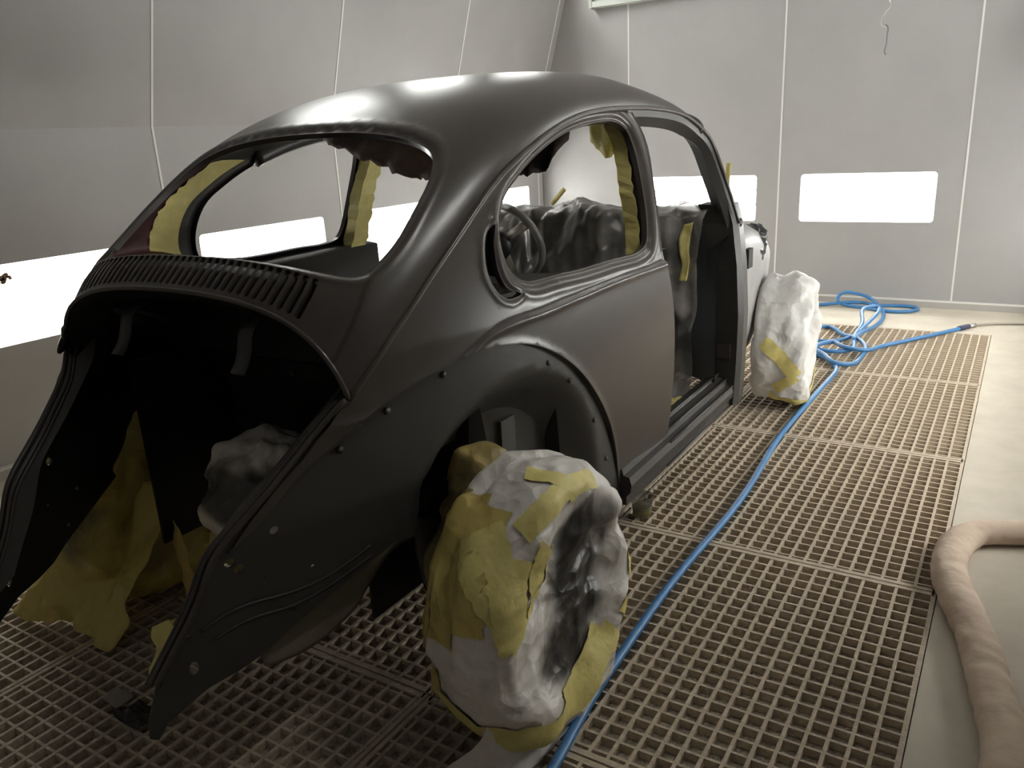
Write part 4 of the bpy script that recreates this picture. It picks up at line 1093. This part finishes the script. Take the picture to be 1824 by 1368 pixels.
o = blob('masking_paper', (.545, 2.15, .60), (.04, .11, .13), mat('dull_ochre', (.40, .33, .12), rough=.6, bump=.3), None, .02, 9, 6, 40, 24); tag(o, 'dull ochre masking paper stuffed behind the front wheel bag', 'masking paper')
for nm, a, b in (('leaning over the left of the dash', (-.29, 1.86, 1.02), (-.215, 1.86, 1.09)), ('standing up beside the windscreen pillar', (.54, 1.86, 1.02), (.556, 1.86, 1.185))):
    def st(u, v, a=a, b=b):
        p = Vector(a).lerp(Vector(b), u); d = Vector((b[2] - a[2], 0, -(b[0] - a[0]))).normalized(); return p + d * (.011 * (2 * v - 1)) + Vector((0, .004 * math.sin(u * 5), 0))
    o = grid_sheet('tape_strip', st, 10, 3, YELLOW, None, th=.001); tag(o, 'yellow tape strip %s' % nm, 'tape')

# ================================================================ hoses and loose things on the floor
def lift(pts, z0=.0125):
    return [(p[0], p[1], p[2] if len(p) > 2 else z0) for p in pts]
main = [(.93, -.90), (.90, -.60), (.879, -.289), (.853, -.061), (.842, .159), (.832, .459), (.835, .74), (.845, 1.059), (.836, 1.406), (.813, 1.788), (.811, 2.138), (.82, 2.506), (.832, 2.877), (.822, 3.04), (.77, 3.16), (.66, 3.27), (.53, 3.22), (.50, 3.36), (.60, 3.40, .02), (.723, 3.325, .03), (.823, 3.375, .03), (.835, 3.49, .03), (.80, 3.70, .04), (.795, 4.0, .08), (.80, 4.22, .12), (.835, 4.24, .12), (.84, 4.05, .07), (.815, 3.85, .05), (.775, 3.70, .03), (.662, 3.622), (.52, 3.66), (.48, 3.86), (.58, 4.02), (.71, 3.81, .02), (.821, 3.652, .04), (.89, 3.53, .03), (.905, 3.29, .015), (.866, 3.14), (.80, 3.09, .03), (.731, 3.19, .04), (.64, 3.36, .045), (.72, 3.47, .05), (.80, 3.36, .055), (.885, 3.36, .045), (.952, 3.529, .02), (1.074, 3.777), (1.207, 3.993), (1.345, 4.228)]
t = empty('air_hose', (.84, 1.5, 0)); tag(t, 'long blue rubber air hose snaking over the grating beside the car', 'hose', 'blue hoses')
v, f = tube_geo([tuple(p) for p in smooth_path(lift(main), 520)], .0125, 10); mesh_obj('hose', v, f, BLUE, t)
v, f = tube_geo([(1.340, 4.220, .0135), (1.388, 4.30, .0135)], .0175, 12); mesh_obj('collar', v, f, mat('dark_blue_collar', (.05, .05, .10), rough=.5), t)
v, f = tube_geo([(1.386, 4.297, .0135), (1.40, 4.32, .0135), (1.402, 4.324, .0135), (1.425, 4.352, .0135)], [.011, .011, .0135, .0135], 10); mesh_obj('coupling', v, f, STEEL, t)
back = [(.815, 3.60, .045), (.822, 3.78, .04), (.851, 3.974, .03), (.868, 4.30), (.845, 4.56), (.80, 4.68, .03), (.725, 4.74, .075), (.61, 4.75, .105), (.525, 4.75, .095), (.50, 4.74, .05), (.56, 4.72, .02), (.68, 4.70), (.80, 4.64), (.92, 4.62), (1.03, 4.70), (1.03, 4.80), (.92, 4.83), (.78, 4.80), (.66, 4.755, .035), (.52, 4.72, .03), (.38, 4.70), (.15, 4.68), (-.1, 4.62)]
t = empty('air_hose', (.7, 4.5, 0)); tag(t, 'blue rubber air hose looped on the concrete before the back wall', 'hose', 'blue hoses')
v, f = tube_geo([tuple(p) for p in smooth_path(lift(back), 260)], .0125, 10); mesh_obj('hose', v, f, BLUE, t)
gh = smooth_path([(1.42, 4.346, .0135), (1.47, 4.40, .012), (1.60, 4.48, .009), (1.75, 4.52, .009), (1.95, 4.50, .009), (2.10, 4.42, .009)], 50)
v, f = tube_geo([tuple(p) for p in gh], .008, 8); o = mesh_obj('grey_hose', v, f, GREYHOSE, None); tag(o, 'thin grey hose coupled to the blue hose end', 'hose')
# dusty fabric sock hose
sp = smooth_path([(2.08, 1.36), (1.90, 1.32), (1.727, 1.289), (1.66, 1.264), (1.585, 1.205), (1.546, 1.09), (1.540, .983), (1.553, .88), (1.592, .74), (1.641, .566), (1.672, .41), (1.699, .275), (1.712, .187), (1.712, .05), (1.70, -.15), (1.69, -.4)], 150)
V = []; F = []; SEG = 20
for i in range(len(sp)):
    tv = sp[min(i + 1, len(sp) - 1)] - sp[max(i - 1, 0)]; tv /= np.linalg.norm(tv); nx, ny = tv[1], -tv[0]
    for k in range(SEG):
        a = 2 * math.pi * k / SEG
        rr = .046 * (1 + .10 * noise.noise(Vector((i * .11, 2.0, 0)))) + .006 * (1 - 2 * abs(noise.noise(Vector((i * .24, math.cos(a) * 1.1, math.sin(a) * 1.1)))))
        w = math.cos(a) * rr; z = .034 + math.sin(a) * rr * .78
        V.append((sp[i][0] + nx * w, sp[i][1] + ny * w, max(.002, z)))
for i in range(len(sp) - 1):
    for k in range(SEG): F.append((i * SEG + k, i * SEG + (k + 1) % SEG, (i + 1) * SEG + (k + 1) % SEG, (i + 1) * SEG + k))
F += [tuple(range(SEG))[::-1], tuple((len(sp) - 1) * SEG + k for k in range(SEG))]
o = mesh_obj('fabric_hose', V, F, SOCK, None); tag(o, 'dusty beige fabric covered hose lying bent on the concrete floor', 'hose')
# plastic cup under the sill
t = empty('plastic_cup', (.565, .93, .0)); tag(t, 'small see-through plastic cup with yellow residue under the sill', 'cup')
CUP = film_mat('clear_cup', (.42, .42, .36), .62, .2, .05, 20); V = []; F = []
for z, r in ((.0, .030), (.075, .042), (.078, .045), (.0785, .041), (.006, .028)):
    for k in range(24): V.append((.565 + r * math.cos(k * math.pi / 12), .93 + r * math.sin(k * math.pi / 12), z + .003))
for j in range(4):
    for k in range(24): F.append((j * 24 + k, j * 24 + (k + 1) % 24, (j + 1) * 24 + (k + 1) % 24, (j + 1) * 24 + k))
F.append(tuple(range(24))[::-1]); mesh_obj('cup_wall', V, F, CUP, t)
V = [(.565 + .034 * math.cos(k * math.pi / 12), .93 + .034 * math.sin(k * math.pi / 12), z) for z in (.010, .040) for k in range(24)]
mesh_obj('residue', V, [tuple(range(24))[::-1], tuple(range(24, 48))] + [(k, (k + 1) % 24, 24 + (k + 1) % 24, 24 + k) for k in range(24)], film_mat('yellow_residue', (.42, .38, .12), .45, .4, .1, 20), t)
# wire hook hanging from the ceiling
hk = smooth_path([(.795, 4.0, 2.895), (.795, 4.0, 2.4), (.797, 4.0, 2.02), (.800, 4.0, 1.985), (.808, 4.0, 1.972), (.813, 4.0, 1.960), (.806, 4.0, 1.945), (.787, 4.0, 1.925), (.770, 4.0, 1.885), (.768, 4.0, 1.855), (.778, 4.0, 1.842), (.795, 4.0, 1.838)], 70)
t = empty('wire_hook', (.795, 4.0, 2.9)); tag(t, 'bent wire hook hanging on a long wire from the ceiling', 'hook')
v, f = tube_geo([tuple(p) for p in hk], .0032, 6); mesh_obj('hook_wire', v, f, STEEL, t)
hk = smooth_path([(.790, 4.0, 1.852), (.802, 4.0, 1.842), (.805, 4.0, 1.80), (.803, 4.0, 1.74), (.799, 4.0, 1.695), (.806, 4.0, 1.685)], 30)
v, f = tube_geo([tuple(p) for p in hk], .0034, 6); mesh_obj('hook_tail', v, f, mat('dark_wire', (.2, .19, .18), rough=.5, metal=.6), t)
# brown dirt on the lamp window glass
lamp = [o for o in bpy.data.objects if o.name.startswith('wall_light') and 'brown dirt' in o.get('label', '')][0]
V = []; F = []; rg = random.Random(11)
for (cy, cz, r0) in ((.215, .858, .016), (.238, .865, .014), (.228, .848, .013), (.255, .858, .010), (.185, .846, .012), (.17, .845, .008), (.205, .845, .008), (.248, .872, .005)):
    b = len(V); k = 14
    for i in range(k):
        rr = r0 * rg.uniform(.6, 1.25); a = 2 * math.pi * i / k; V.append((XL - .0185, cy + rr * math.cos(a) * 1.2, cz + rr * math.sin(a)))
    F.append(tuple(range(b, b + k)))
mesh_obj('dirt_blotch', V, F, mat('brown_dirt', (.16, .10, .05), rough=.9), lamp, smooth=False)
